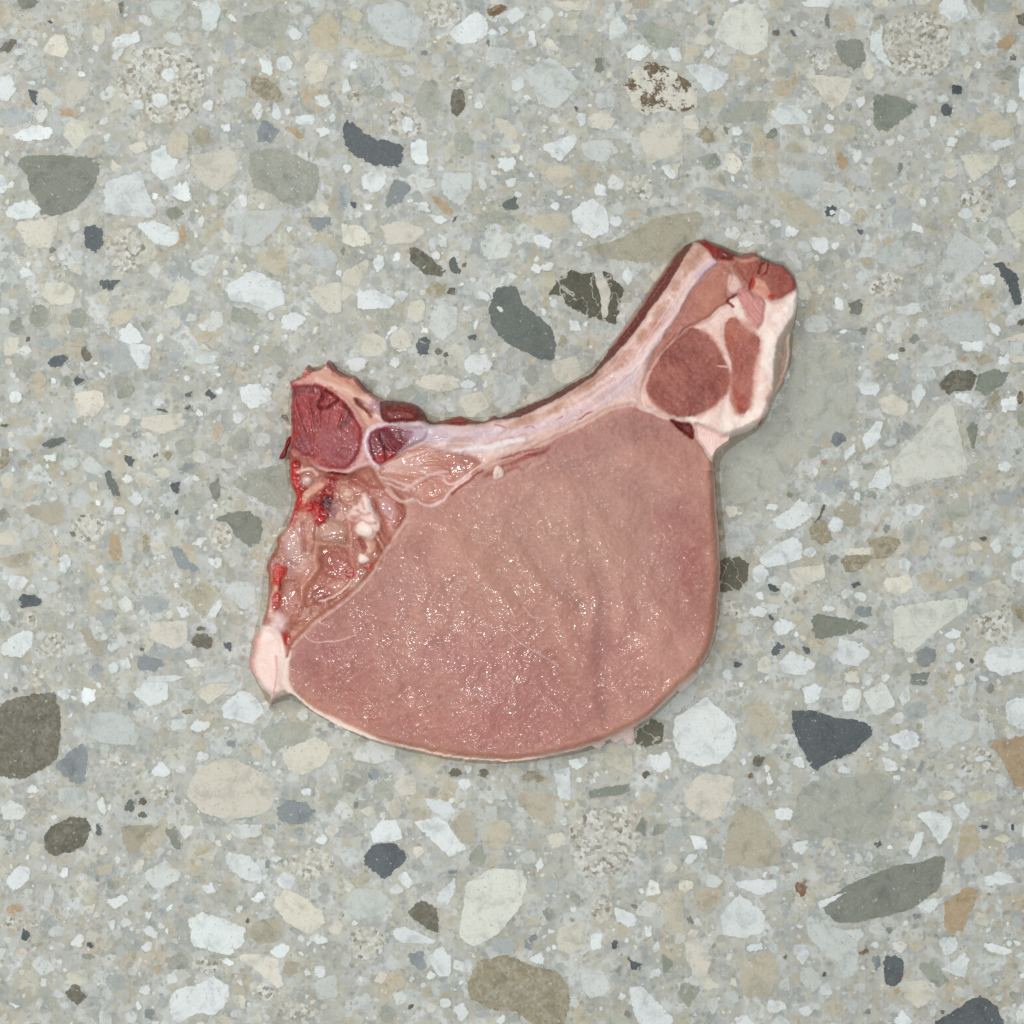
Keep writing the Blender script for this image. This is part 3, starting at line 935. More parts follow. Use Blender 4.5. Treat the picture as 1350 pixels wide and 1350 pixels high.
H W 420,300 480,290 485,340 440,330
H W e640,345,30,18,0
H W 770,250 810,230 820,270 790,280
H P e1170,310,90,60,0
H C e1045,445,40,18,0
H C 860,550 930,540 920,590 870,590
H R e720,1062,25,8,-20
H B e1028,1300,11,11,0
H W 240,1045 320,1025 330,1055 260,1065
H W e1290,1030,14,14,0
H W 20,600 90,610 100,660 50,660
H W e405,520,40,30,0
H T e405,565,18,22,0
H o e535,668,16,14,0
H g 150,30 240,20 240,50 180,60
H t 230,80 330,70 380,150 340,260 260,200
H L e190,1245,35,30,0
H O e850,1220,14,18,0
H W e1180,300,30,14,0
H l 1040,40 1070,30 1070,50
M D e108,7,9,13,0
M W e76,-4,18,18,0
M C e40,5,22,16,0
M g 60,70 95,55 110,75 90,90 65,88
M l e102,79,16,9,-15
M W e71,27,8,7,0
M C e130,55,30,12,0
M W e167,56,12,6,0
M W e180,30,20,14,0
M W e20,30,14,10,0
M B e137,18,4,4,0
M B e128,13,5,5,0
"""

def wxy(p):
    """photograph pixel -> metres on the slab"""
    p = np.asarray(p, float)
    return np.stack([(p[..., 0] - 675) * S, (675 - p[..., 1]) * S], -1)

def poly_area(P):
    x, y = P[:, 0], P[:, 1]
    return 0.5 * np.sum(x * np.roll(y, -1) - np.roll(x, -1) * y)

def resample(P, n):
    Q = np.concatenate([P, P[:1]])
    L = np.concatenate([[0], np.cumsum(np.hypot(*(np.diff(Q, axis=0).T)))])
    t = np.linspace(0, L[-1], n, endpoint=False)
    return np.stack([np.interp(t, L, Q[:, 0]), np.interp(t, L, Q[:, 1])], -1)

def inset(P, d):
    """offset a counter-clockwise outline inwards"""
    e = np.roll(P, -1, 0) - np.roll(P, 1, 0)
    nrm = np.stack([-e[:, 1], e[:, 0]], -1)
    nrm /= np.maximum(np.linalg.norm(nrm, axis=1, keepdims=True), 1e-9)
    return P + nrm * d

def soft_outline(pts, r, jit):
    """corner-cut the traced outline and roughen it a little"""
    P = np.asarray(pts, float)
    A, B = P, np.roll(P, -1, 0)
    P = np.stack([A * .93 + B * .07, A * .07 + B * .93], 1).reshape(-1, 2)
    A, B = P, np.roll(P, -1, 0)
    P = np.stack([A * .8 + B * .2, A * .2 + B * .8], 1).reshape(-1, 2)
    per = np.sum(np.hypot(*((np.roll(P, -1, 0) - P).T)))
    n = int(np.clip(per / 4.0, 12, 48))
    P = resample(P, n)
    P = P + r.normal(0, jit, P.shape)
    if poly_area(P * np.array([1, -1])) < 0:
        P = P[::-1]
    return P

def stone_geo(P, z, size, convex=False):
    """three rings (sunk rim, top rim, body) + an n-gon, in metres"""
    W = wxy(P)
    if poly_area(W) < 0:
        W = W[::-1]
    n = len(W)
    cen = W.mean(0)
    W = cen + (W - cen) * (1 + min(.12, 1.2 / max(size * .5, 4)))     # the ragged rim eats this back
    if convex:
        k = max(.45, 1 - 7.0 / size)
        R1, R2 = cen + (W - cen) * .97, cen + (W - cen) * k
    else:
        m = min(4.2, size * .17) * S
        R1, R2 = inset(W, 0.3 * S), inset(W, m)
        # where the inset would fold over itself, fall back towards the rim
        e0 = np.roll(W, -1, 0) - W; e2 = np.roll(R2, -1, 0) - R2
        bad = (e0 * e2).sum(1) < .25 * (e0 * e0).sum(1)
        bad = bad | np.roll(bad, 1) 
        bad = bad | np.roll(bad, 1) | np.roll(bad, -1)
        R2 = np.where(bad[:, None], inset(W, 1.2 * S), R2)
    rings = [(W, -0.0003, 0.0), (R1, z, 0.0), (R2, z + 0.00002, 1.0)]
    V = np.concatenate([np.column_stack([R, np.full(n, zz)]) for R, zz, _ in rings])
    E = np.concatenate([np.full(n, e) for _, _, e in rings])
    F = []
    for k in range(2):
        a, b = k * n, (k + 1) * n
        F += [(a + i, a + (i + 1) % n, b + (i + 1) % n, b + i) for i in range(n)]
    F.append(tuple(range(2 * n, 3 * n)))
    return V, E, F

def is_convex(P):
    """nearly star-shaped about its centre with no thin arms"""
    W = P - P.mean(0)
    if poly_area(W) < 0:
        W = W[::-1]
    d = np.roll(W, -1, 0) - W
    cr = W[:, 0] * d[:, 1] - W[:, 1] * d[:, 0]
    rad = np.hypot(W[:, 0], W[:, 1])
    return bool((cr > 0.12 * np.hypot(d[:, 0], d[:, 1]) * rad).all() and rad.min() > .3 * rad.max())

def set_stone_attr(me, col, par, soft, dark):
    a = me.attributes.new('stone_col', 'FLOAT_COLOR', 'POINT'); a.data.foreach_set('color', np.column_stack([col, np.ones(len(col))]).astype(np.float32).ravel())
    a = me.attributes.new('stone_par', 'FLOAT_COLOR', 'POINT'); a.data.foreach_set('color', np.column_stack([par, np.ones(len(par))]).astype(np.float32).ravel())
    a = me.attributes.new('stone_soft', 'FLOAT', 'POINT'); a.data.foreach_set('value', np.asarray(soft, np.float32))
    a = me.attributes.new('stone_dark', 'FLOAT', 'POINT'); a.data.foreach_set('value', np.asarray(dark, np.float32))

traced = []
r_st = np.random.default_rng(21)
for ln in STONES.strip().splitlines():
    tile, typ, rest = ln.split(' ', 2)
    ox, oy = OFF[tile]
    q = 1.0 if tile == 'M' else 3.0
    if rest[0] == 'e':
        cx, cy, rx, ry, an = map(float, rest[1:].split(','))
        t = np.linspace(0, 2 * np.pi, 12, endpoint=False)
        k = 1 + r_st.normal(0, .06, 12)
        ca, sa = math.cos(math.radians(an)), math.sin(math.radians(an))
        ex, ey = rx * np.cos(t) * k, ry * np.sin(t) * k
        P = np.stack([cx + ex * ca - ey * sa, cy + ex * sa + ey * ca], -1)
    else:
        P = np.array([[float(v) for v in w.split(',')] for w in rest.split()])
    P = P / q + np.array([ox, oy])
    ar = abs(poly_area(P))
    P = soft_outline(P, r_st, 0.45)
    traced.append((ar, typ, P))
traced.sort(key=lambda t: -t[0])

# raster of what is taken, so that the small chips fill the gaps (0..1350 px plus a margin)
MAR = 260
occ = np.zeros((1350 + 2 * MAR, 1350 + 2 * MAR), bool)
def fill_mask(P):
    x0, y0 = np.floor(P.min(0)).astype(int) - 1
    x1, y1 = np.ceil(P.max(0)).astype(int) + 2
    xs, ys = np.arange(x0, x1) + .5, np.arange(y0, y1) + .5
    X, Y = np.meshgrid(xs, ys)
    ins = np.zeros(X.shape, bool)
    for (ax, ay), (bx, by) in zip(P, np.roll(P, -1, 0)):
        if ay == by:
            continue
        c = ((ay > Y) != (by > Y)) & (X < (bx - ax) * (Y - ay) / (by - ay) + ax)
        ins ^= c
    return x0, y0, ins
def mark(P):
    x0, y0, ins = fill_mask(P)
    sl = (slice(max(y0 + MAR, 0), max(y0 + MAR + ins.shape[0], 0)), slice(max(x0 + MAR, 0), max(x0 + MAR + ins.shape[1], 0)))
    t = occ[sl]
    t |= ins[:t.shape[0], :t.shape[1]]

def type_color(typ, r, var=5):
    c = np.array(TYPES[typ][0], float) + r.normal(0, var) + r.normal(0, var * .11, 3)
    return lin(np.clip(c, 0, 255))

chips = []     # joined: (V, E, F, col, soft, porous, vein, dark)
N_STONES = 300
for i, (ar, typ, P) in enumerate(traced):
    mark(P)
    c0, sf, po, ve, dk = TYPES[typ]
    z = 0.00008 + 0.00010 * (1 - i / len(traced)) * 0 + 0.0000004 * i
    V, E, F = stone_geo(P, z, math.sqrt(ar), ar < 900 or is_convex(P))
    c = type_color(typ, r_st)
    if i < N_STONES:
        org = np.array([*V[:, :2].mean(0), 0.0])
        o = mesh_obj('stone', V - org, F, m_stone, slab)
        o.location = org
        n = len(V)
        set_stone_attr(o.data, np.tile(c, (n, 1)), np.column_stack([E, np.full(n, po), np.full(n, ve)]), np.full(n, sf), np.full(n, dk))
    else:
        chips.append((V, E, F, c, sf, po, ve, dk))

# random small chips
kinds = ['W', 'w', 'C', 't', 'L', 'l', 'g', 'S', 'd', 'G', 'D', 'T', 'o', 'O', 'B', 'P']
wts = np.array([.22, .18, .15, .08, .14, .035, .06, .04, .012, .018, .012, .025, .010, .003, .010, .02]); wts /= wts.sum()
r_ch = np.random.default_rng(5)
def try_chips(num, rmin, rmax, lo, hi, soft_only=False):
    for _ in range(num):
        cx, cy = r_ch.uniform(lo, hi, 2)
        u = r_ch.random()
        rad = rmin + (rmax - rmin) * u ** 2.2
        ix, iy = int(cx + MAR), int(cy + MAR)
        q = int(rad * .66)
        if ix - q < 0 or iy - q < 0 or ix + q >= occ.shape[1] or iy + q >= occ.shape[0]:
            continue
        if occ[iy - q:iy + q + 1, ix - q:ix + q + 1].any():
            continue
        n = r_ch.integers(4, 8)
        t = np.sort(np.linspace(0, 2 * np.pi, n, endpoint=False) + r_ch.uniform(-.35, .35, n))
        rr = rad * r_ch.uniform(.66, 1.18, n)
        asp = r_ch.uniform(.55, 1.0)
        an = r_ch.uniform(0, np.pi)
        ex, ey = rr * np.cos(t), rr * np.sin(t) * asp
        P = np.stack([cx + ex * math.cos(an) - ey * math.sin(an), cy + ex * math.sin(an) + ey * math.cos(an)], -1)
        A, B = P, np.roll(P, -1, 0)
        P = np.stack([A * .88 + B * .12, A * .12 + B * .88], 1).reshape(-1, 2)
        typ = kinds[r_ch.choice(len(kinds), p=wts)]
        if soft_only and 'wCtLlgS'.find(typ) < 0:
            typ = 'wCtLlgS'[r_ch.integers(0, 7)]
        c0, sf, po, ve, dk = TYPES[typ]
        V, E, F = stone_geo(P, 0.00006, rad * 1.7, True)
        if rad < 4:
            E = np.maximum(E, .35)
        mark(P)
        chips.append((V, E, F, type_color(typ, r_ch, 7), min(sf + .15, 1), po, ve, dk))
try_chips(900, 14, 44, -MAR + 50, 0); try_chips(3600, 12, 34, -MAR + 50, 1350 + MAR - 50, True)
try_chips(10000, 5.5, 17, -MAR + 20, 1350 + MAR - 20)
try_chips(9000, 2.2, 6.5, -60, 1410, True)
off = 0
aV, aE, aF, aC, aP, aS, aD = [], [], [], [], [], [], []
for (V, E, F, c, sf, po, ve, dk) in chips:
    n = len(V)
    aV.append(V); aF += [tuple(i + off for i in f) for f in F]
    aC.append(np.tile(c, (n, 1))); aP.append(np.column_stack([E, np.full(n, po), np.full(n, ve)]))
    aS.append(np.full(n, sf)); aD.append(np.full(n, dk))
    off += n
o = mesh_obj('small_stone_chips', np.concatenate(aV), aF, m_stone, slab)
o['kind'] = 'stuff'
set_stone_attr(o.data, np.concatenate(aC), np.concatenate(aP), np.concatenate(aS), np.concatenate(aD))
print('chips', len(chips), 'traced', len(traced))

# ------------------------------------------------------------------ the pork chop
# one continuous relief, evaluated on a fine grid in photograph pixels, then cut into its anatomical parts
T = 54.0                                  # thickness in px units (about 16 mm)
KS = S * (CAMH - 50 * S) / CAMH           # size of the top surface
GX0, GX1, GY0, GY1 = 312, 1068, 302, 1024
xs = np.arange(GX0, GX1 + 1, 1.0)
ys = np.arange(GY0, GY1 + 1, 1.0)
PX, PY = np.meshgrid(xs, ys)
Hn, Wn = PX.shape
# organic warp for every traced line
WX = PX + 1.6 * fbm(PX, PY, 14, 101, 3) + 0.5 * value_noise(PX, PY, 3.2, 131)
WY = PY + 1.6 * fbm(PX, PY, 14, 202, 3) + 0.5 * value_noise(PX, PY, 3.2, 231)

def window(C, pad):
    x0, y0 = C.min(0) - pad
    x1, y1 = C.max(0) + pad
    return (slice(max(int(y0 - GY0), 0), max(int(y1 - GY0) + 2, 0)), slice(max(int(x0 - GX0), 0), max(int(x1 - GX0) + 2, 0)))

def seg_dist(C, closed, sl):
    X, Y = WX[sl].astype(np.float32), WY[sl].astype(np.float32)
    best = np.full(X.shape, 1e9, np.float32)
    par = np.zeros(X.shape, np.float32)
    D = np.roll(C, -1, 0) if closed else C[1:]
    A = C if closed else C[:-1]
    n = len(A)
    for i in range(n):
        ax, ay = A[i]; bx, by = D[i]
        dx, dy = bx - ax, by - ay
        q = dx * dx + dy * dy + 1e-9
        t = np.clip(((X - ax) * dx + (Y - ay) * dy) / q, 0, 1)
        d2 = (X - ax - t * dx) ** 2 + (Y - ay - t * dy) ** 2
        m = d2 < best
        best[m] = d2[m]
        if not closed:
            par[m] = ((i + t) / n)[m]
    return np.sqrt(best), par

def sdf(pts, pad=14, sub=5):
    C = spline(pts, True, sub)
    sl = window(C, pad)
    d, _ = seg_dist(C, True, sl)
    X, Y = WX[sl], WY[sl]
    ins = np.zeros(X.shape, bool)
    for (ax, ay), (bx, by) in zip(C, np.roll(C, -1, 0)):
        if ay == by: continue
        ins ^= ((ay > Y) != (by > Y)) & (X < (bx - ax) * (Y - ay) / (by - ay) + ax)
    return sl, np.where(ins, d, -d)

col = np.zeros((Hn, Wn, 3))
Z = np.full((Hn, Wn), T)
ER = 11.0 + 6.0 * (PY > 620)              # edge rounding radius
WET = np.full((Hn, Wn), 0.35)             # how moist and grainy the skin of the cut is
PART = np.zeros((Hn, Wn), np.int16)
PARTS = ['loin_muscle']
def pid(name):
    if name not in PARTS:
        PARTS.append(name)
    return PARTS.index(name)

N_big = fbm(PX, PY, 70, 11, 4)
N_mid = fbm(PX, PY, 22, 12, 4)
N_fin = fbm(PX, PY, 6, 13, 3)
def aniso(ang, l, w, seed, octv=3):
    a = math.radians(ang)
    u = PX * math.cos(a) + PY * math.sin(a)
    v = -PX * math.sin(a) + PY * math.cos(a)
    return fbm(u * w / l, v, w, seed, octv)

def tint(sl, m, c):
    col[sl] = col[sl] * (1 - m[..., None]) + np.asarray(c, float) * m[..., None]

def region(pts, name=None, c=None, soft=2.0, a=1.0, dz=0.0, lvl=None, w=6.0, groove=0.0, gw=2.5, wet=None, er=None, sub=5, var=6):
    sl, d = sdf(pts, 16, sub)
    m = sstep(-soft, soft, d)
    if c is not None:
        cc = np.asarray(c, float) + (var * (N_mid[sl] + .6 * N_fin[sl]))[..., None]
        col[sl] = col[sl] * (1 - a * m[..., None]) + cc * (a * m[..., None])
    if name is not None:
        PART[sl][d > 0] = pid(name)
    if lvl is not None:
        k = sstep(-w * .5, w, d)
        Z[sl] = Z[sl] * (1 - k) + lvl * k
    if dz:
        Z[sl] += dz * sstep(-1, w, d)
    if groove:
        Z[sl] -= groove * np.exp(-(d / gw) ** 2)
    if wet is not None:
        WET[sl] = WET[sl] * (1 - m) + wet * m
    if er is not None:
        ER[sl] = ER[sl] * (1 - m) + er * m
    return sl, d

def stroke(pts, w, c=None, a=1.0, dz=0.0, zw=None, soft=.6, taper=.0, brk=0.0, wet=None):
    """w: half width in px; dz: ridge (+) or groove (-)"""
    C = spline(pts, False, 5)
    sl = window(C, w * 3 + 8)
    d, t = seg_dist(C, False, sl)
    ww = w * (1 - taper * np.abs(2 * t - 1) ** 2)
    ww = np.maximum(ww * (1 + .35 * N_mid[sl]), .25)
    m = 1 - sstep(ww * (1 - soft), ww * (1 + soft), d)
    if brk:
        m = m * (1 - brk * sstep(-.1, .5, N_fin[sl] + .6 * N_mid[sl]))
    if c is not None:
        tint(sl, a * m, c)
    if dz:
        zz = zw or w * 1.2
        Z[sl] += dz * np.exp(-(d / zz) ** 2)
    if wet is not None:
        WET[sl] = WET[sl] * (1 - m) + wet * m

def blob(cx, cy, rx, ry, ang, c=None, a=1.0, dz=0.0, soft=.35, rag=.3, name=None, wet=None, lvl=None):
    R = max(rx, ry) * 1.8
    sl = window(np.array([[cx - R, cy - R], [cx + R, cy + R]]), 0)
    X, Y = WX[sl] - cx, WY[sl] - cy
    t = math.radians(ang)
    u, v = (X * math.cos(t) + Y * math.sin(t)) / rx, (-X * math.sin(t) + Y * math.cos(t)) / ry
    r = np.sqrt(u * u + v * v) + rag * (N_mid[sl] * .7 + N_fin[sl] * .6)
    m = 1 - sstep(1 - soft, 1 + soft, r)
    if c is not None:
        cc = np.asarray(c, float) + (6 * (N_mid[sl] + N_fin[sl]))[..., None]
        col[sl] = col[sl] * (1 - a * m[..., None]) + cc * (a * m[..., None])
    if dz:
        Z[sl] += dz * np.sqrt(np.clip(1 - (r / 1.15) ** 2, 0, 1))
    if lvl is not None:
        Z[sl] = Z[sl] * (1 - m) + lvl * m
    if name is not None:
        PART[sl][r < 1] = pid(name)
    if wet is not None:
        WET[sl] = WET[sl] * (1 - m) + wet * m

# --- outer outline of the whole chop
OUT = [(915,315),(931,311),(941,317),(956,321),(969,329),(978,333),(987,330),(998,328),(1008,337),(1022,341),(1034,345),(1044,354),(1052,365),(1056,380),(1057,396),
       (1054,415),(1049,435),(1048,455),(1047,474),(1042,492),(1033,510),(1021,524),(1017,540),(1010,555),(998,564),(984,570),(969,576),(965,585),(955,590),(948,596),(945,606),
       (946,620),(948,645),(950,680),(952,720),(954,757),(951,800),(948,832),(941,857),(929,879),(915,897),(899,911),(881,929),(864,946),(846,958),(829,968),
       (798,982),(760,994),(720,1003),(680,1008),(640,1008),(600,1004),(555,996),(510,986),(470,973),(433,955),(404,937),(382,919),(372,920),(362,924),(355,930),(351,939),(349,932),(352,922),
       (341,910),(331,896),(325,884),(323,872),(328,862),(329,846),(337,831),(343,818),(347,800),(350,770),(347,748),(350,737),(359,722),(360,709),(371,696),(378,681),(384,665),(387,655),
       (380,641),(377,625),(377,610),(376,598),(379,577),(379,545),(380,515),(377,500),(392,496),(399,484),(404,478),(411,485),(424,481),(430,473),(438,477),(446,489),(459,494),(468,495),(476,506),
       (490,518),(508,526),(530,528),(549,533),(558,542),(563,553),(580,554),(604,548),(620,552),(636,554),(650,547),(658,549),(668,545),(690,535),(715,525),(740,512),(765,499),(788,483),
       (803,461),(817,441),(836,415),(851,392),(866,370),(882,347),(893,332),(904,320)]
C_out = spline(OUT, True, 3)
sl_o, d_o = sdf(OUT, 60, 3)
DO = np.full((Hn, Wn), -60.0)
DO[sl_o] = d_o

# --- loin muscle (default everywhere)
st = aniso(50, 210, 38, 31, 2)
st2 = aniso(75, 120, 9, 32, 3)
base = np.array([190, 137, 126.])
col[:] = base + (12 * N_big)[..., None] * np.array([1, .9, .9]) + (13 * st)[..., None] * np.array([.8, 1, .95]) + (5 * st2)[..., None] + (5 * N_fin)[..., None]
Z += 1.9 * st + 1.5 * N_big + 1.1 * N_mid + .35 * fbm(PX, PY, 9, 23, 2) + 1.2 * fbm(PX, PY, 38, 19, 2)
WET[:] = .25 + .75 * np.exp(-(((PX - 640) / 230) ** 2 + ((PY - 830) / 130) ** 2))
WET[:] = np.maximum(WET, .8 * np.exp(-(((PX - 830) / 90) ** 2 + ((PY - 830) / 100) ** 2)))
WET *= 1 + .35 * N_mid
pat = sstep(-.1, .45, fbm(PX, PY, 95, 88, 3))
tint((slice(None), slice(None)), .45 * pat, (194, 148, 134))
pat = sstep(.05, .5, fbm(PX, PY, 60, 89, 3))
tint((slice(None), slice(None)), .4 * pat, (172, 116, 113))
# ridges and hollows of the cut face, their fold shading put into the colour
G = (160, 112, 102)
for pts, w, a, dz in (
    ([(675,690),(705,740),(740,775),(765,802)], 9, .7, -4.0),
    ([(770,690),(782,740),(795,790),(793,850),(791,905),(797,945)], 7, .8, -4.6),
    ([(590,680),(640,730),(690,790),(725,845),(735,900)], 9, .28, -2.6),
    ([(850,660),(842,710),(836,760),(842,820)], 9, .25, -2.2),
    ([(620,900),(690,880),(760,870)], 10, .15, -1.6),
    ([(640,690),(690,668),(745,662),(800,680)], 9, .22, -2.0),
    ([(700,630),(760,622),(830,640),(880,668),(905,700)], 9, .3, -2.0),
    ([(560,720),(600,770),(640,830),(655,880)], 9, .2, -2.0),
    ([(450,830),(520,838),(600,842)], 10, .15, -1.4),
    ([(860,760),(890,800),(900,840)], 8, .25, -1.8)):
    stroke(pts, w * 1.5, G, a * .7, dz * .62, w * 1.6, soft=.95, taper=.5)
for pts, w, a in (([(720,700),(750,730),(790,720)], 22, .5), ([(600,720),(660,760),(700,820)], 20, .4), ([(700,760),(740,830),(760,900)], 16, .35), ([(800,620),(840,600),(880,620)], 24, .35), ([(560,690),(600,690),(640,720)], 18, .35)):
    stroke(pts, w, (196, 146, 129), a, 1.4, w, soft=.9)
blob(740, 700, 130, 70, 25, (192, 152, 138), .65, 0, .95)
blob(650, 760, 60, 50, 40, (194, 150, 134), .5, 0, .95)
blob(520, 760, 60, 36, 40, (188, 142, 130), .5, 0, .95)
blob(700, 900, 120, 40, 5, (182, 124, 116), .45, 0, .95)
blob(830, 640, 70, 40, 20, (188, 146, 136), .5, 0, .95)
blob(898, 690, 34, 30, 30, (166, 104, 98), .5, 0, .8)
blob(915, 740, 18, 34, 10, (172, 100, 94), .5, 0, .8)
blob(790, 585, 60, 24, -15, (170, 124, 118), .5, 0, .8)
blob(840, 560, 34, 16, -10, (168, 120, 114), .4, 0, .8)
blob(440, 870, 44, 36, 20, (166, 104, 100), .5, 0, .9)
blob(470, 920, 60, 30, 25, (180, 112, 100), .45, 0, .9)
blob(640, 960, 120, 22, 3, (190, 120, 112), .4, 0, .9)
# warm, paler rim where the face curls over
rim = sstep(26, 5, DO) * (PX > 400) * sstep(560, 640, PY)
tint((slice(None), slice(None)), .65 * rim * (1 + .4 * N_mid).clip(0, 1.4) / 1.4, (206, 152, 124))
rim2 = sstep(8, 2, DO) * sstep(560, 640, PY)
tint((slice(None), slice(None)), .8 * rim2, (236, 204, 182))
rv = np.random.default_rng(77)
# fine white connective threads over the face
for _ in range(9):
    x, y = rv.uniform(440, 900), rv.uniform(700, 960)
    a0 = rv.uniform(.2, 1.2) if rv.random() < .7 else rv.uniform(2, 3)
    L = rv.uniform(12, 42)
    p = [(x + math.cos(a0 + .06 * k) * L * k / 3, y + math.sin(a0 + .06 * k) * L * k / 3) for k in range(4)]
    stroke(p, .8, (214, 176, 172), .25, .3, 1.2, taper=.8)
stroke([(402,838),(415,846),(432,846),(450,843),(470,837)], 1.1, (222, 184, 180), .7, .5, 1.5)
stroke([(668,830),(690,850),(718,866),(735,878)], 1.0, (214, 182, 184), .6, .5, 1.5)
stroke([(690,800),(700,812),(712,815)], 1.0, (206, 180, 186), .6, .5, 1.5)

# --- outer fat rim, lower left
region([(372,858),(384,858),(381,880),(385,905),(410,929),(442,946),(484,966),(525,983),(575,994),(640,1003),(720,999),(760,990),(722,1010),(640,1016),(560,1004),(500,991),(440,968),(398,942),(372,922)],
       'fat_rim', (234, 214, 204), 2.5, .95, dz=1.0, w=5, er=7, wet=.15)

stroke([(404,934),(433,951),(470,969),(510,982),(555,992),(600,1000),(640,1004),(680,1004),(720,999),(760,990),(798,978),(829,964),(846,954),(864,942),(881,925),(899,907),(915,893)], 4.5, (237, 213, 202), .8, .6, 5, soft=.8, brk=.25)
stroke([(929,875),(941,854),(947,830),(950,798),(952,757),(950,720),(948,680),(946,645)], 3, (230, 196, 180), .65, 0, 4, soft=.9, brk=.3)

# --- rib bone with its pale sheath
RIB_T = [(500,557),(530,554),(565,557),(600,559),(640,556),(680,549),(702,541),(740,521),(770,502),(795,481),(820,456),(842,429),(860,402),(878,379),(892,355),(904,334),(914,316)]
RIB_B = [(928,318),(938,330),(948,346),(930,364),(912,386),(900,410),(887,432),(874,452),(860,474),(850,496),(846,515),(849,532),(858,544),(848,543),(833,536),(808,538),(784,550),(759,564),(733,577),(707,588),(680,600),(651,611),(634,620),(622,612),(604,602),(580,596),(550,592),(520,592)]
sl, d = region(RIB_T + RIB_B, 'rib_bone', (222, 193, 187), 1.6, 1, dz=4.5, w=12, groove=1.6, gw=2.5, wet=.25, var=7)
rb = aniso(-38, 90, 8, 41, 3)
tint(sl, (sstep(0, 4, d) * .35 * sstep(.05, .6, rb[sl])), (196, 146, 130))
tint(sl, (sstep(0, 4, d) * .4 * sstep(.1, .6, -rb[sl])), (232, 206, 202))
for (x, y, rx, ry, an) in ((820,474,16,7,-45),(846,443,14,6,-52),(870,410,15,7,-55),(890,378,13,7,-57),(908,348,14,8,-60),(788,496,15,6,-35),(770,510,12,5,-30),(920,332,9,7,-60),(690,556,22,5,-22),(735,537,18,5,-30),(862,428,7,5,-50)):
    blob(x, y, rx, ry, an, (190, 142, 120), .75, -.6, .8, .6)
stroke([(898,345),(880,374),(862,402),(840,432),(815,462),(790,487),(760,508),(720,530),(680,551),(640,560)], 3.2, (228, 194, 184), .6, 1.2, 4, soft=.9)
for (x, y, rx, ry, an) in ((800,520,26,9,-38),(830,497,20,9,-42),(852,472,10,6,-50),(760,545,26,7,-30),(700,566,30,6,-20),(640,572,34,8,-8),(600,575,26,9,0)):
    blob(x, y, rx, ry, an, (208, 190, 204), .55, .8, .9, .4)
stroke([(944,346),(930,356),(919,369),(904,390),(890,416),(875,437),(860,455),(848,473),(828,492)], 3.2, (230, 208, 208), .8, 1.6, 3.5, soft=.8)
stroke([(945,347),(932,354),(920,366)], 4.5, (196, 172, 196), .5, 0, 3)
# lower bright sheath
stroke([(634,616),(655,606),(690,594),(730,574),(770,556),(805,536),(835,531)], 5, (226, 190, 178), .8, 1.5, 5)
stroke([(598,598),(612,592),(632,590),(650,589),(668,584),(690,580)], 5.0, (226, 218, 220), .9, 2.2, 4.5, taper=.6)
stroke([(850,475),(846,495),(845,515),(852,533),(866,544),(882,550)], 3.8, (232, 202, 196), .9, 1.6, 4)
stroke([(590,602),(597,596),(608,597)], 2.5, (230, 210, 210), .8, 1.2, 3)
blob(606, 583, 14, 8, -10, (190, 152, 140), .7, -.4, .6)
blob(880, 520, 3, 8, 10, (230, 200, 196), .5, 0, .6)
for p in ([(690,566),(700,562),(706,566)], [(652,560),(668,564)], [(735,552),(742,548)], [(760,555),(775,545),(783,542)]):
    stroke(p, .9, (178, 70, 66), .6, -.3, 1.2, taper=.6)
# fibres and strands running along the sheath
CL = spline([(560,572),(600,576),(640,572),(690,562),(735,545),(780,520),(815,495),(845,462),(870,425),(893,388),(912,352)], False, 10)
for k in range(26):
    i0 = rv.integers(0, len(CL) - 24); n_ = rv.integers(10, 24)
    seg = CL[i0:i0 + n_:4]
    tg = np.gradient(seg, axis=0); nn_ = np.stack([-tg[:, 1], tg[:, 0]], -1); nn_ /= np.linalg.norm(nn_, axis=1, keepdims=True)
    off_ = rv.uniform(-15, 15) + np.linspace(0, rv.normal(0, 3), len(seg))
    cc_ = ((238, 220, 218), (232, 206, 202), (196, 146, 128), (220, 196, 210), (212, 150, 142))[rv.integers(0, 5)]
    stroke(seg + nn_ * off_[:, None], rv.uniform(1.0, 2.4), cc_, rv.uniform(.2, .4), .5, 1.6, soft=.8, taper=.7, brk=.3)
# --- dark outer flank of the rib (lower level, facing the slab)
region([(655,549),(668,542),(690,532),(715,522),(740,509),(765,495),(787,480),(803,462),(820,442),(838,417),(853,394),(868,372),(883,349),(893,334),(904,320),(914,313),(915,317),(905,334),(893,355),(879,379),(861,402),(843,429),(821,456),(796,482),(771,503),(741,522),(703,542),(681,550),(660,552)],
       'rib_flank_muscle', (132, 68, 60), 1.2, 1, lvl=38, w=9, er=14, wet=.2)
region([(562,548),(580,551),(604,546),(620,549),(636,552),(650,545),(662,549),(640,557),(600,560),(566,558)], 'rib_flank_muscle', (150, 58, 48), 1.2, .95, lvl=30, w=4, er=5, wet=.5)

# --- loin edge under the rib: red torn vessels
for p, w in (([(640,628),(660,619),(690,604),(720,594)], 3.0), ([(668,622),(682,616),(690,620),(700,610)], 1.6), ([(690,600),(712,598),(725,592)], 1.4), ([(660,606),(690,596),(712,590)], 2)):
    stroke(p, w, (160, 70, 66), .6, -1.4, 3, soft=.9, taper=.6, brk=.75)
stroke([(640,640),(660,632),(690,618),(720,606)], 3, (206, 160, 156), .5, .6, 4, soft=.9)

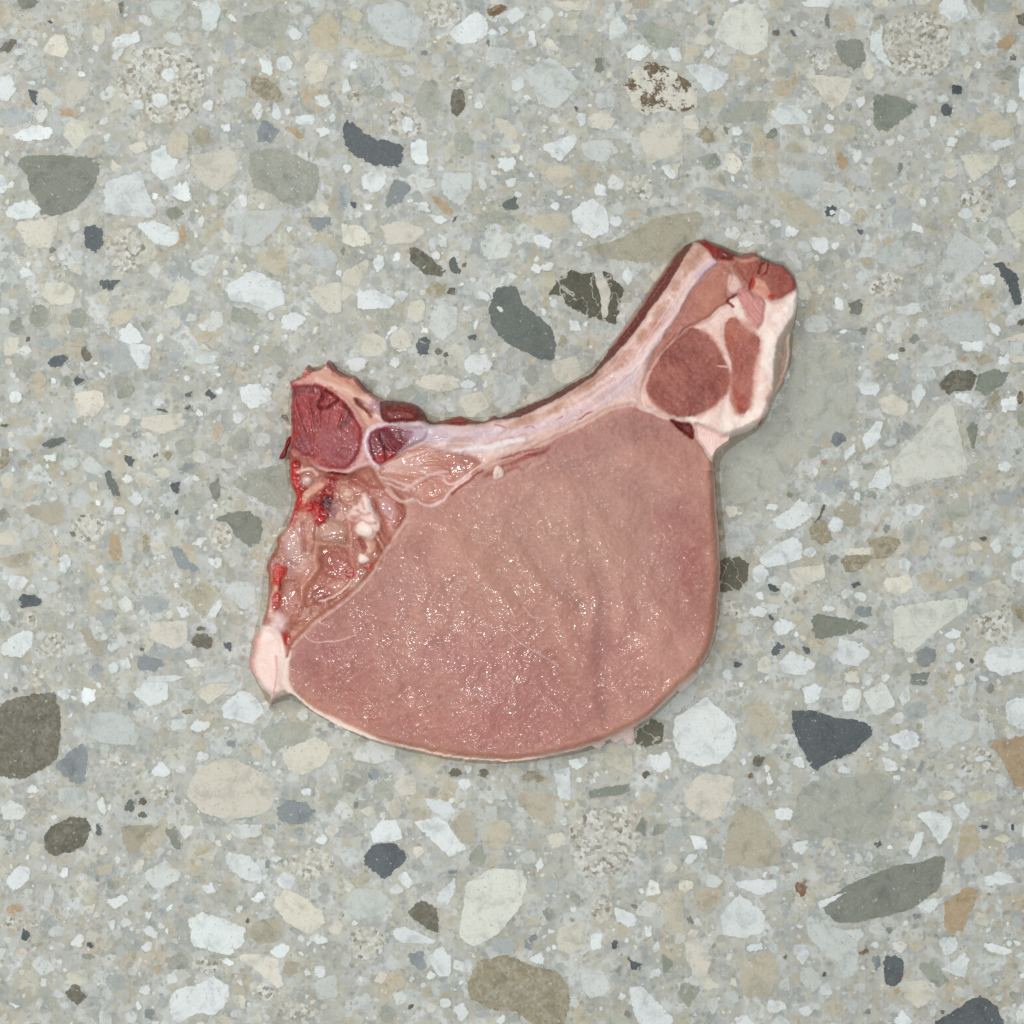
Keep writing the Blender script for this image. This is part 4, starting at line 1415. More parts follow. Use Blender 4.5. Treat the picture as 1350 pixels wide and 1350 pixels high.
# --- cap: back fat, its muscles
region([(955,402),(965,392),(975,385),(990,382),(1004,392),(1016,396),(1030,394),(1046,384),(1056,376),(1062,392),(1058,414),(1050,440),(1049,480),(1036,512),(1024,528),(1020,545),(1010,560),(985,574),(968,578),(950,575),(930,566),(912,562),(890,553),(866,546),(850,536),(846,515),(852,495),(862,478),(880,458),(905,433),(920,427),(940,414)],
       'cap_fat', (233, 215, 207), 1.8, 1, dz=5, w=9, groove=1.5, wet=.12, er=12, var=5)
# side of the fat seen on the right: turned down towards the slab
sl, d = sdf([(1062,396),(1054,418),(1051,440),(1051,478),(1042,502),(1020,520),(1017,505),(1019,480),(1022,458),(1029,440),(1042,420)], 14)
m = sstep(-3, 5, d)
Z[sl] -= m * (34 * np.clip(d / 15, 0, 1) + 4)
tint(sl, .8 * sstep(-2, 4, d), (198, 178, 162))  # darker beige: shade of the turned-down side put into the colour
stroke([(1050,392),(1036,412),(1022,440),(1014,466),(1009,492),(1006,520),(1000,542),(984,556),(960,560)], 9, (240, 226, 220), .8, 2.4, 12, soft=.9)  # bright crest: highlight along the fat painted in, over a low ridge
blob(1012, 520, 6, 14, 10, (230, 196, 180), .6, 0, .8)
region([(955,424),(963,416),(972,420),(980,430),(990,438),(1001,447),(998,470),(993,497),(990,525),(985,541),(976,546),(967,537),(961,525),(962,505),(962,488),(958,470),(953,450),(952,435)],
       'cap_strip_muscle', (180, 108, 95), 3.2, 1, dz=-1.0, w=8, groove=.5, wet=.2)
blob(962, 440, 9, 18, 0, (192, 116, 92), .6, 0, .8); blob(974, 530, 9, 14, 0, (190, 88, 70), .55, 0, .8)
sl, d = region([(907,433),(915,432),(925,436),(936,444),(946,458),(954,472),(959,488),(962,500),(960,510),(953,523),(938,538),(920,547),(901,550),(879,545),(861,533),(852,517),(854,499),(863,481),(878,461),(893,446)],
       'cap_eye_muscle', (165, 98, 88), 3.0, 1, dz=-1.0, w=6, groove=1.0, gw=4, wet=.15)
rr = np.hypot(WX[sl] - 925, (WY[sl] - 470) * 1.0)
ring = np.sin(rr / 1.35 + 3 * N_mid[sl]) * (.5 + .5 * N_big[sl])
col[sl] += (sstep(0, 5, d) * 5 * ring)[..., None] * np.array([1, 1, 1])
Z[sl] += sstep(0, 5, d) * .22 * ring
blob(935, 460, 20, 24, 30, (176, 106, 90), .45, 0, .9)
# brown muscle between rib and cap eye
region([(948,346),(956,350),(966,362),(963,375),(957,385),(960,395),(955,402),(945,410),(935,419),(918,427),(905,433),(890,446),(875,462),(861,480),(855,488),(858,472),(872,452),(887,431),(899,409),(911,386),(929,364)],
       'rib_muscle', (188, 128, 114), 3.5, 1, dz=1.0, w=6, groove=1.0, wet=.3)
blob(935, 395, 12, 22, 35, (200, 138, 112), .6, 1, .8); blob(898, 430, 8, 26, 40, (182, 122, 112), .6, 0, .8)
stroke([(898,432),(888,448),(874,462),(862,478)], 1.5, (214, 176, 172), .6, .6, 2)
# white seam fat triangle
region([(916,430),(930,423),(944,411),(953,403),(964,405),(969,417),(960,421),(954,432),(955,450),(960,470),(963,490),(957,480),(949,462),(937,446),(925,436)], 'cap_fat', (230, 200, 192), 1.5, 1, dz=1.2, w=4, wet=.12)
stroke([(944,482),(954,484),(962,487)], 1.6, (226, 190, 184), .8, .8, 2, taper=.7)
region([(961,362),(973,367),(977,382),(969,389),(959,381)], 'cap_fat', (222, 188, 182), 2, .9, dz=1, w=4, wet=.3)
bd = fbm(PX, PY, 9, 44, 3)
cf = (PART == pid('cap_fat'))
tint((slice(None), slice(None)), .32 * cf * sstep(.0, .5, N_mid + .4 * bd), (222, 176, 164))
tint((slice(None), slice(None)), .4 * cf * sstep(.1, .6, -N_mid + .3 * bd), (242, 230, 224))
Z += cf * (1.3 * N_mid + .5 * bd)
for p, w in (([(851,500),(850,518),(860,535),(880,547),(902,552)], 3.5), ([(921,549),(939,540),(955,524)], 3), ([(962,500),(963,520),(970,540),(978,548)], 3), ([(988,540),(993,515),(998,480),(1003,450)], 3), ([(925,436),(940,448),(953,468)], 2.5), ([(985,432),(1000,444)], 3)):
    stroke(p, w, (214, 156, 142), .5, 0, 3, soft=.95, brk=.4)
blob(978, 440, 16, 12, 30, (190, 122, 104), .55, 0, .9, .5); blob(985, 430, 10, 8, 30, (206, 150, 138), .6, 0, .9, .6); blob(955, 505, 6, 16, 10, (176, 100, 86), .7, 0, .8, .5)
em = (PART == pid('cap_eye_muscle')) | (PART == pid('cap_strip_muscle'))
tint((slice(None), slice(None)), .35 * em * sstep(.05, .5, N_mid), (186, 116, 102))
tint((slice(None), slice(None)), .35 * em * sstep(.05, .5, -N_mid + .5 * bd), (146, 78, 70))
Z += em * .8 * N_mid
# raw tip and upper right muscle
region([(919,315),(931,310),(942,316),(958,321),(970,329),(975,338),(966,344),(952,344),(941,341),(931,328)], 'tip_muscle', (136, 52, 44), 1.6, 1, lvl=48, w=6, wet=.6)
blob(938, 327, 7, 12, -40, (176, 50, 46), .8, 2, .5, .6); blob(926, 314, 5, 4, 0, (190, 44, 40), .8, 1, .5)
stroke([(932,330),(944,340),(958,345),(970,345)], 2, (206, 110, 100), .7, 1.2, 3)
region([(966,350),(975,339),(987,329),(998,327),(1009,337),(1023,341),(1036,345),(1046,357),(1050,372),(1047,382),(1037,388),(1028,393),(1017,392),(1006,385),(995,380),(984,374),(974,364)],
       'tip_muscle', (168, 98, 86), 3, 1, dz=2, w=8, groove=1.4, wet=.3)
blob(1034, 366, 14, 18, 20, (162, 80, 68), .6, 0, .8); blob(985, 350, 12, 12, 0, (176, 96, 80), .7, 2, .6)
blob(992, 335, 10, 6, 20, (150, 104, 94), .6, 2, .6)
stroke([(968,340),(978,345),(988,344),(1000,340)], 2.4, (206, 166, 150), .6, 1, 3)
for p in ([(1000,360),(1003,348),(1012,346),(1010,358),(1004,362)], [(992,370),(989,382),(994,392)], [(960,394),(968,390),(974,388)]):
    stroke(p, 1.4, (120, 40, 38), .8, -2.2, 2.2)
stroke([(1010,345),(1008,357),(1001,363)], 1.5, (206, 120, 104), .7, 1.4, 2)
region([(996,366),(1006,370),(1014,382),(1014,392),(1004,396),(996,386),(992,376)], 'cap_fat', (222, 168, 148), 2, .8, dz=1.5, w=4, wet=.3)
blob(1016, 391, 4, 4, 0, (196, 50, 44), .85, 1, .5)
blob(992, 373, 3, 9, 10, (196, 60, 50), .7, -1, .5)
sl, d = region([(971,388),(984,380),(997,387),(1008,400),(1006,420),(999,434),(988,426),(978,408)], 'cap_strip_muscle', (208, 146, 142), 2, .95, dz=.5, w=5, groove=1.2, wet=.4)
fs = aniso(52, 50, 3.2, 51, 2)
col[sl] += (sstep(0, 4, d) * 16 * fs[sl])[..., None] * np.array([.8, 1, 1]); Z[sl] += sstep(0, 4, d) * fs[sl]
stroke([(958,396),(963,402),(966,404)], 2, (150, 44, 46), .8, -1, 2)
# fat tag that hangs over the loin
region([(916,557),(935,565),(952,572),(968,575),(966,586),(956,591),(948,597),(946,608),(937,607),(926,590),(917,577)], 'fat_tag', (232, 202, 196), 1.8, 1, lvl=47, w=5, wet=.15, er=5)
for k in range(6):
    stroke([(922 + 4 * k, 572 + k), (926 + 3.4 * k, 586 + .5 * k), (934 + 1.7 * k, 603 - k)], .9, (240, 218, 212), .6, .9, 1.3)
region([(884,553),(896,556),(913,561),(914,578),(905,574),(893,563)], None, (124, 48, 46), 1.8, 1, lvl=46, w=5, wet=.1)
stroke([(905,562),(908,574)], 2, (150, 70, 66), .6)
blob(1006, 556, 4, 5, 0, (140, 44, 40), .8, 0, .5)

# --- chine bone (vertebra) on the left
region([(372,494),(392,490),(399,478),(404,472),(412,480),(424,476),(430,468),(440,472),(450,486),(468,490),(480,505),(495,518),(508,526),(508,555),(497,560),(486,566),(478,560),(470,548),(457,533),(436,517),(418,508),(398,508),(376,512)],
       'chine_rind', (210, 160, 144), 1.6, 1, lvl=50, w=6, wet=.3, er=6)
stroke([(440,492),(460,502),(480,516),(498,524)], 4, (190, 120, 98), .6, -1, 4, brk=.4)
stroke([(420,500),(440,508),(460,516),(474,528),(484,545)], 3.5, (228, 190, 176), .75, 1.4, 4, soft=.8)
blob(437, 481, 6, 12, -35, (136, 40, 50), .9, 1, .4, .3); blob(445, 490, 3, 8, -45, (176, 44, 42), .8, 0, .5)
blob(404, 479, 3.5, 2.5, 0, (120, 30, 36), .85, 0, .5)
stroke([(379,499),(392,498),(404,493),(412,488)], 3, (170, 44, 40), .75, .5, 2, soft=.9, brk=.4)
for p in ([(440,484),(452,493),(468,497),(478,507)], [(395,492),(402,482),(408,486)], [(468,498),(480,512),(492,521)]):
    stroke(p, 2.4, (164, 52, 44), .6, 0, 2, soft=.9, brk=.6)
blob(480, 535, 5, 13, -50, (132, 60, 46), .85, -4, .4); stroke([(470,528),(478,536),(490,550)], 1.6, (120, 50, 44), .6, -2, 2)
blob(486, 530, 8, 12, -50, (224, 192, 186), .8, 1, .5); blob(499, 536, 8, 11, -20, (178, 140, 152), .8, 1, .5); stroke([(496,548),(505,553),(512,555)], 3, (228, 196, 196), .8, 1, 3)
sl, d = region([(378,503),(399,507),(418,506),(435,515),(448,524),(456,532),(466,545),(472,556),(477,566),(477,582),(472,598),(464,612),(454,618),(441,620),(427,618),(415,613),(411,603),(399,600),(387,592),(378,604),(376,590),(380,574),(380,551),(381,525)],
       'chine_bone', (168, 62, 64), 2.4, 1, dz=1.5, w=5, groove=1.2, wet=.35, var=8)
# radiating streaks in the spongy bone
ang = np.arctan2(WY[sl] - 640, WX[sl] - 425)
rad = np.hypot(WX[sl] - 425, WY[sl] - 640)
sk = fbm(ang * 170, rad / 9, 4.5, 61, 2)
up = sstep(575, 560, WY[sl] + .25 * (WX[sl] - 420))
col[sl] += (sstep(1, 5, d) * (6 + 16 * up) * sk)[..., None] * np.array([1, .9, 1]); Z[sl] += sstep(1, 5, d) * .8 * sk * (.4 + up)
grain = fbm(PX[sl], PY[sl], 3.0, 62, 2)
col[sl] += (sstep(1, 4, d) * 9 * grain)[..., None]
blob(448, 588, 27, 27, 0, (164, 84, 92), .7, 1.2, .25, .2)
blob(398, 585, 14, 12, 0, (146, 68, 78), .6, .5, .5)
stroke([(384,520),(400,512),(415,512)], 6, (130, 54, 64), .6, 0, 5)
stroke([(388,592),(396,600),(412,588),(428,575),(448,569),(466,556)], 3, (176, 96, 98), .5, .5, 4, soft=.9, brk=.4)
blob(405, 568, 26, 6, 0, (158, 74, 70), .5, 0, .8)
blob(433, 526, 11, 12, 20, (160, 44, 46), .9, 1.6, .35, .5)
for p in ([(427,517),(424,526),(420,534),(425,540)], [(447,524),(444,530),(437,536),(432,540)], [(430,515),(438,518)]):
    stroke(p, 1.6, (98, 20, 22), .85, -2, 2)
stroke([(455,536),(462,548),(452,560)], 5, (112, 38, 44), .6, -.6, 5)
stroke([(379,504),(398,505),(417,504),(434,511),(449,521),(460,533),(469,546),(478,560)], 2.6, (218, 160, 156), .65, 1.0, 3, soft=.9, brk=.4)
stroke([(412,610),(420,618),(434,623),(450,624),(466,619),(476,606),(481,590)], 4.5, (222, 178, 174), .8, 1.2, 4, soft=.9, brk=.3)
stroke([(486,611),(476,616),(462,622)], 4, (222, 182, 178), .8, 1, 4)
stroke([(380,555),(379,580),(381,600)], 4, (184, 30, 26), .8, 0, 2, soft=.9, brk=.6)
stroke([(380,500),(381,530),(380,555)], 3, (172, 44, 42), .7, 0, 2, soft=.9, brk=.5)
blob(385, 575, 6, 8, 0, (184, 40, 32), .7, .6, .5, .6)

# --- articular facet
region([(498,559),(515,557),(545,560),(565,565),(560,580),(545,588),(525,600),(508,612),(494,616),(484,602),(479,584),(484,568)], 'facet_bone', (196, 164, 172), 1.6, 1, dz=2, w=6, groove=1.4, wet=.5)
region([(499,565),(515,562),(535,566),(546,571),(535,586),(523,598),(510,608),(498,611),(488,598),(487,581),(490,570)], 'facet_bone', (142, 56, 66), 2, 1, dz=-1.2, w=4, wet=.5, var=10)
blob(506, 603, 12, 7, -20, (186, 40, 40), .85, 0, .6, .4); blob(520, 575, 20, 8, -8, (122, 62, 74), .5, 0, .6)
stroke([(502,574),(505,585),(508,597),(509,606)], 1.2, (90, 18, 24), .85, -1.6, 1.8); stroke([(512,595),(506,590)], 1, (100, 26, 30), .7, -1, 1.6)
stroke([(522,558),(508,558),(495,561),(486,568),(481,582),(484,598),(492,611),(500,617)], 2.4, (230, 206, 212), .95, 2.2, 2.6)
stroke([(520,558),(550,560),(585,564)], 2.2, (210, 190, 204), .7, .8, 3)
blob(560, 573, 26, 9, 5, (190, 170, 188), .7, .8, .7)
blob(565, 567, 8, 4, 20, (226, 222, 228), .6, .6, .5)

# --- tendon fan and small muscle below the facet
region([(500,618),(515,606),(535,596),(560,590),(588,596),(606,600),(624,604),(634,614),(628,622),(612,634),(600,645),(588,659),(570,667),(556,664),(546,656),(530,642),(512,630)], 'tendon', (196, 138, 124), 2, 1, lvl=51, w=8, groove=1.2, wet=.6, var=8)
for k in range(13):
    y1 = 586 + 4.2 * k + rv.uniform(-1, 1)
    x1 = rv.uniform(560, 605) - .8 * k
    stroke([(506 + rv.uniform(-2, 3), 613 + k * .9), (530, 606 + 1.6 * k * .9 - (6 - k) * .4), (x1, y1)], 1.0 + rv.random() * .8, (224, 194, 192), .55, .9, 1.6, taper=.5, brk=.3)
blob(600, 613, 26, 8, -10, (184, 116, 104), .7, .6, .6); blob(575, 645, 24, 10, -20, (196, 134, 116), .6, 1.4, .6); blob(540, 625, 20, 7, 20, (200, 142, 122), .6, 1, .6)
stroke([(534,645),(548,637),(566,627),(590,622)], 2.4, (220, 180, 178), .8, 1.4, 3, taper=.4)
stroke([(586,632),(592,638),(600,637),(618,624),(634,614)], 1.8, (228, 196, 192), .85, 1.4, 2.4)
stroke([(500,628),(520,634),(540,641),(548,645)], 1.6, (222, 190, 186), .7, 1, 2)
stroke([(545,657),(556,664),(568,667),(584,661),(592,650),(604,640),(622,626)], 1.8, (226, 194, 190), .85, 1.2, 2.4)
stroke([(596,652),(606,642),(622,630),(636,620)], 1.6, (150, 60, 58), .6, -1.4, 2)

# --- torn connective tissue on the left flank
CT = [(380,605),(398,602),(412,612),(426,621),(450,626),(470,620),(490,616),(506,636),(525,655),(536,668),(537,680),(528,696),(508,726),(493,750),(478,771),(448,797),(418,818),(386,852),(378,866),(372,850),(368,835),(352,830),(342,826),(336,815),(340,770),(338,740),(350,710),(366,685),(378,660),(370,640),(370,612)]
sl, d = region(CT, 'connective_tissue', (178, 112, 96), 1.6, 1, lvl=45, w=9, wet=.7, var=12, er=9)
Z[sl] += sstep(1, 8, d) * (1.8 * N_mid[sl] + 2.5 * N_big[sl])
col[sl] += (sstep(1, 6, d) * 10 * N_big[sl])[..., None]
# lower brown pocket
region([(418,722),(440,716),(458,725),(470,745),(470,760),(458,775),(440,787),(420,797),(402,802),(398,785),(404,770),(415,757),(420,742)], None, (182, 114, 98), 4, .95, dz=-3, w=8, var=9)
blob(440, 745, 16, 16, 0, (172, 92, 82), .6, -1.5, .8); blob(425, 785, 14, 10, 0, (146, 66, 62), .65, -1.5, .8); blob(412, 810, 16, 10, -40, (176, 114, 90), .6, 1, .8)
region([(420,688),(440,684),(456,692),(458,708),(456,720),(440,716),(424,718),(416,706)], None, (180, 138, 118), 3.5, .9, dz=-2, w=7)
blob(442, 712, 16, 6, 0, (160, 108, 90), .6, -1, .8)
stroke([(455,716),(456,706)], 2, (140, 84, 74), .6, -1.4, 3)
stroke([(417,716),(424,717),(436,720)], 3.5, (212, 162, 138), .6, 2, 4, soft=.9, brk=.4); stroke([(416,716),(417,728),(414,740),(417,750),(410,761),(400,772),(396,786),(393,800),(386,816)], 4.5, (214, 164, 140), .6, 2.6, 5, soft=.9, brk=.4)
# left limb: lilac fascia, pale strips, brown edge
blob(384, 718, 12, 24, -12, (206, 176, 172), .8, 1.6, .9, .5); blob(386, 748, 9, 14, 0, (176, 130, 126), .7, 0, .7)
blob(408, 700, 8, 30, -2, (200, 142, 122), .7, 1.4, .95, .5); blob(404, 738, 8, 16, 0, (174, 126, 112), .6, 0, .7)
stroke([(399,690),(400,710),(402,726)], 1.3, (150, 96, 90), .7, -1.6, 2); stroke([(416,690),(414,715),(410,728)], 1.3, (160, 110, 96), .6, -1.2, 2)
stroke([(364,706),(358,724),(350,742),(349,765),(349,790)], 6, (166, 96, 72), .75, -2, 6, soft=.8)
stroke([(378,770),(376,800),(380,830)], 8, (166, 96, 82), .7, -2, 7, soft=.8); blob(388, 790, 8, 22, 0, (170, 92, 76), .6, -1.5, .8)
stroke([(366,772),(360,790),(357,812)], 4, (218, 176, 160), .8, 1.2, 4)
blob(368, 820, 11, 14, 10, (226, 200, 198), .9, 2, .6)
stroke([(388,836),(400,822),(412,812)], 6, (190, 132, 108), .6, 0, 5)
# pocket under the joint: folds and white lobes
stroke([(466,632),(480,640),(496,648),(510,658),(528,668)], 7, (172, 92, 76), .8, -2, 6, soft=.7)
stroke([(492,662),(500,680),(508,700),(516,712)], 4, (158, 80, 66), .8, -3, 4, soft=.7); stroke([(498,706),(502,724),(499,740)], 4.5, (164, 92, 68), .85, -3, 4)
stroke([(520,650),(532,664),(532,680),(522,694)], 3.4, (156, 78, 66), .7, -2, 3)
blob(513, 672, 9, 15, -35, (200, 156, 158), .85, 1.6, .5); blob(519, 690, 7, 10, -10, (196, 140, 134), .7, .8, .6)
stroke([(488,696),(496,706),(502,716),(506,726)], 1.6, (214, 170, 160), .7, 1, 2)
blob(524, 650, 14, 6, 25, (176, 118, 102), .7, -.6, .5); stroke([(508,646),(520,658),(532,662),(545,658)], 1.8, (228, 198, 190), .8, 1.4, 2.2); stroke([(508,638),(524,642),(540,646)], 1.4, (224, 190, 184), .7, 1, 2)
blob(456, 649, 9, 12, -30, (196, 142, 116), .85, 2.4, .7, .5); blob(459, 652, 6, 4, -20, (228, 206, 192), .6, 1, .6)  # tan lump; the small pale spot is its gloss, painted in
stroke([(450,660),(460,668),(472,672)], 1.6, (150, 66, 58), .8, -1.6, 2); stroke([(448,652),(454,662),(466,668)], 1.2, (226, 176, 156), .6, .8, 1.6)
def lobe(*a): blob(*a[:5], (236, 214, 207), .98, a[5], .42, .55, name='fat_lobule', wet=.45)
region([(470,666),(476,658),(481,650),(488,658),(492,670),(500,681),(501,694),(492,708),(482,708),(470,700),(472,690),(460,685),(458,677),(464,668)], 'fat_lobule', (233, 210, 203), 2.6, .95, dz=3.0, w=9, wet=.5, var=9)
blob(480, 698, 12, 10, 10, (240, 224, 218), .8, 2.5, .8, .5); blob(485, 664, 5, 11, -25, (236, 214, 210), .8, 2, .7, .5); blob(466, 678, 9, 5, -20, (228, 196, 188), .7, 1.5, .8, .5); blob(493, 684, 7, 7, 0, (234, 206, 200), .7, 1.8, .7, .5)
blob(479, 736, 9, 8, -10, (236, 220, 214), .95, 4, .4, .4, name='fat_lobule', wet=.6); blob(487, 722, 8, 11, 20, (222, 184, 166), .75, 2, .7, .5)
for p in ([(472,672),(480,678),(488,676)], [(470,690),(478,686),(486,690),(496,690)], [(476,662),(480,670)], [(462,680),(470,686)]):  # folds and gaps between the lobes: pink shading put into the colour
    stroke(p, 1.5, (206, 148, 138), .7, -1.2, 2, soft=.9, brk=.3)
blob(450, 682, 10, 6, -30, (212, 166, 154), .6, 1, .8)
blob(470, 684, 8, 5, -10, (214, 160, 150), .6, -1, .6); stroke([(474,712),(480,722)], 3, (150, 64, 54), .7, -1.5, 3, soft=.9)
stroke([(461,690),(463,712),(462,735),(466,748)], 2, (206, 150, 142), .6, 1, 2.6)
stroke([(420,793),(434,788),(448,781),(458,772),(463,764)], 2.0, (224, 192, 184), .85, 1.8, 2.4, taper=.5)
blob(470, 770, 12, 8, -45, (198, 158, 148), .6, .6, .7)
# bounding membrane against the loin
MEM = [(493,616),(500,628),(508,640),(522,656),(534,664),(537,678),(529,696),(508,726),(494,750),(478,771),(448,797),(418,818),(400,836),(386,852)]
stroke(MEM, 2.2, (216, 180, 170), .85, 1.3, 3.0, soft=.8, brk=.35)
stroke([(534,664),(545,660)], 3, (224, 190, 180), .8, 1.4, 3)
stroke([(537,668),(540,690),(530,710)], 5, (206, 160, 146), .5, 0, 5, soft=.9)
# translucent pink-white veils over the torn side
for (x, y, rx, ry, an) in ((430,700,22,10,20),(400,745,10,18,10),(452,668,16,7,-25),(505,655,16,7,30),(515,700,8,16,-20),(380,790,8,18,5),(440,775,18,6,-25),(470,645,12,6,10),(395,700,6,16,0)):
    blob(x, y, rx, ry, an, (222, 178, 168), .45, 1.0, .95, .7)
# blood
def blood(x, y, rx, ry, an, c=(170, 30, 24), a=.95, dz=1.4, rag=.7):
    blob(x, y, rx, ry, an, c, a, dz, .3, rag, name='blood_clot', wet=.8)
blood(384, 630, 12, 18, -10, (182, 26, 18)); blood(388, 645, 12, 10, 0, (176, 30, 22)); blood(384, 610, 9, 9, 0, (166, 30, 26)); blood(391, 650, 8, 18, 20, (176, 38, 28)); blood(381, 676, 6, 20, 25, (162, 26, 22)); blood(379, 600, 4, 14, 5, (150, 30, 28)); blood(396, 660, 8, 8, 0, (172, 26, 20))
blood(424, 655, 13, 16, 25, (146, 28, 28), .92, -1); blood(436, 643, 10, 10, 0, (156, 40, 36), .85, -1); blood(430, 662, 8, 8, 0, (92, 22, 30), .8, -1.5)
blood(407, 668, 14, 6, -5, (168, 22, 20)); blood(421, 683, 8, 12, 30, (170, 26, 22)); blood(447, 625, 14, 2.2, 0, (128, 16, 18), .9, -1.6); blood(436, 632, 10, 4, 10, (160, 40, 36), .8, 0)
blood(366, 757, 8, 13, 30, (186, 40, 26), .95, 1.8); blood(368, 773, 3, 10, 5, (160, 40, 34)); blood(365, 793, 5, 14, 5, (172, 44, 38), .85, .5, .5)
blood(463, 756, 7, 6, 0, (182, 60, 44), .9, 1.5); blood(486, 747, 6, 4, -20, (184, 62, 46), .9, 1.5); blood(378, 843, 5, 6, 20, (178, 44, 38), .9, 1); blood(369, 855, 4, 4, 0, (206, 110, 88), .8, 1)
for p, w, c_ in (([(381,610),(383,626),(386,642),(390,654),(387,668),(380,686)], 8, (206, 34, 26)), ([(392,662),(404,668),(416,674),(422,686)], 6, (198, 30, 24)), ([(414,660),(424,648),(436,636)], 8, (168, 34, 30)),
                 ([(380,508),(379,540),(380,575),(380,600)], 4, (196, 36, 30)), ([(364,748),(368,758),(364,768)], 5, (208, 46, 32)), ([(366,782),(364,798)], 4, (196, 50, 42)), ([(376,838),(380,847)], 4, (200, 50, 42))):
    stroke(p, w, c_, .88, .5, w, soft=.85, taper=.3, brk=.5, wet=.7)
# cream wedge, pearly bead
region([(398,662),(401,650),(411,641),(422,635),(430,638),(420,648),(409,656),(404,664)], None, (222, 172, 148), 3.5, .85, dz=1.2, w=5)
blob(404, 633, 8, 7, -20, (206, 172, 168), .85, 2.5, .6, .5); blob(406, 632, 4, 3, -20, (232, 216, 214), .7, 1, .6); stroke([(392,624),(400,618),(412,620),(418,626)], 2.2, (224, 190, 184), .85, 1.5, 2.6); blob(412, 606, 8, 4, 10, (176, 70, 70), .6, 0, .6)
stroke([(380,608),(392,604),(402,608)], 3, (196, 132, 110), .7, .8, 3)
blob(440, 672, 6, 12, 25, (150, 100, 104), .7, -1, .6); blob(398, 676, 6, 10, 10, (204, 130, 108), .7, .6, .6)

# --- fat lump, lower left corner
region([(318,870),(326,858),(327,842),(336,828),(350,824),(366,832),(374,846),(376,862),(372,880),(374,905),(384,922),(370,926),(352,944),(346,934),(346,920),(330,905),(322,888)], 'fat_lump', (234, 210, 203), 2.2, 1, lvl=43, w=9, wet=.2, er=13, var=6)
stroke([(330,850),(325,868),(328,890)], 8, (212, 138, 124), .6, 0, 7, soft=.9); blob(352, 838, 12, 10, 0, (238, 216, 212), .8, 1, .7); blob(335, 838, 6, 8, 0, (222, 150, 136), .6, 0, .8)
stroke([(364,866),(364,890),(360,915)], 1.2, (206, 160, 156), .6, -1, 1.8); stroke([(371,850),(371,880),(374,908)], 2, (240, 220, 214), .7, 1.2, 2.4)

# --- dark red marrow lump above the facet
region([(504,528),(520,527),(540,531),(556,539),(566,553),(545,555),(525,556),(508,556),(503,545)], 'marrow_lump', (138, 52, 46), 1.6, 1, lvl=40, w=5, wet=.25, er=16)
blob(525, 535, 18, 5, 8, (134, 62, 52), .6, 0, .8); stroke([(505,530),(506,545),(510,555)], 2, (170, 120, 126), .6, 1, 3)

# --- fine relief everywhere and the turned-down edge
Z += .45 * N_fin
u = np.clip(DO / ER, 0, 1)
prof = np.power(1 - np.power(1 - u, 2.2), .6)
ZZ = np.where(DO > 0, np.minimum(Z * prof, 10 * DO), 10 * DO)
col = np.clip(col, 8, 250)
WET = np.clip(WET, 0, 1)

# cut the relief into parts
ZW = ZZ * S
gx = np.gradient(ZW, KS, axis=1)
gy = -np.gradient(ZW, KS, axis=0)
NR = np.stack([-gx, -gy, np.ones_like(gx)], -1)
NR /= np.linalg.norm(NR, axis=-1, keepdims=True)
VW = np.stack([(PX - 675) * KS, (675 - PY) * KS, ZW], -1)
lum = col.mean(-1, keepdims=True)
LINC = lin(np.clip(lum + (col - lum) * 1.04, 4, 252))
LINC = LINC * np.power(np.maximum(LINC.mean(-1, keepdims=True), .01) / .5, .22) * np.array([.95, .94, .92])
inside = DO > -1.2
cell = inside[:-1, :-1] | inside[1:, :-1] | inside[:-1, 1:] | inside[1:, 1:]
cpart = PART[:-1, :-1]

def meat_material(name, rough, sss, radius, coat, grain, gscale, bump):
    m, nt, b = new_mat(name)
    h = NT(nt)
    tc = h.n('ShaderNodeNewGeometry').outputs['Position']
    c = h.attr('tissue_col').outputs['Color']
    wet = h.attr('moist').outputs['Fac']
    n1 = h.noise(tc, 800, 3, .65)
    c2 = h.mix(h.mapr(n1.outputs[0], .48, .72, 0, .18), c, h.mix(.45, c, rgba((235, 205, 195))))
    c2 = h.mix(h.mapr(n1.outputs[0], .48, .28, 0, .20), c2, h.mix(.6, c, c, 'MULTIPLY'))
    h.link(c2, b.inputs['Base Color'])
    b.inputs['Roughness'].default_value = rough
    b.inputs['Specular IOR Level'].default_value = .25
    b.inputs['Subsurface Weight'].default_value = sss
    b.inputs['Subsurface Radius'].default_value = radius
    b.inputs['Subsurface Scale'].default_value = .002
    # moist, grainy cut: wandering ridges of juice and fibre ends
    w = h.noise(tc, 420, 1, .5, 1.2)
    f = h.noise(tc, gscale, 1, .55, .6)
    hh = h.math('ADD', h.math('MULTIPLY', w.outputs[0], .55), h.math('MULTIPLY', f.outputs[0], grain * .5))
    bp = h.n('ShaderNodeBump')
    bp.inputs['Distance'].default_value = .00035
    h.link(h.math('ADD', h.math('MULTIPLY', wet, bump * .45), .27), bp.inputs['Strength'])
    h.link(hh, bp.inputs['Height'])
    h.link(bp.outputs[0], b.inputs['Coat Normal'])
    bp2 = h.n('ShaderNodeBump')
    bp2.inputs['Distance'].default_value = .0004
    bp2.inputs['Strength'].default_value = .35
    h.link(f.outputs[0], bp2.inputs['Height'])
    h.link(bp2.outputs[0], b.inputs['Normal'])
    cl = h.noise(tc, 95, 3, .6)
    film = h.math('MULTIPLY', h.math('POWER', wet, 1.6), h.mapr(cl.outputs[0], .36, .62, .15, 1.25))
    h.link(h.math('MULTIPLY', film, coat, clamp=True), b.inputs['Coat Weight'])
    b.inputs['Coat Roughness'].default_value = .085
    return m
MUSCLE = meat_material('raw_muscle', .5, .22, (1, .35, .25), .32, 1.0, 540, .9)
FAT = meat_material('raw_fat', .48, .35, (1, .7, .55), .35, .6, 800, .5)
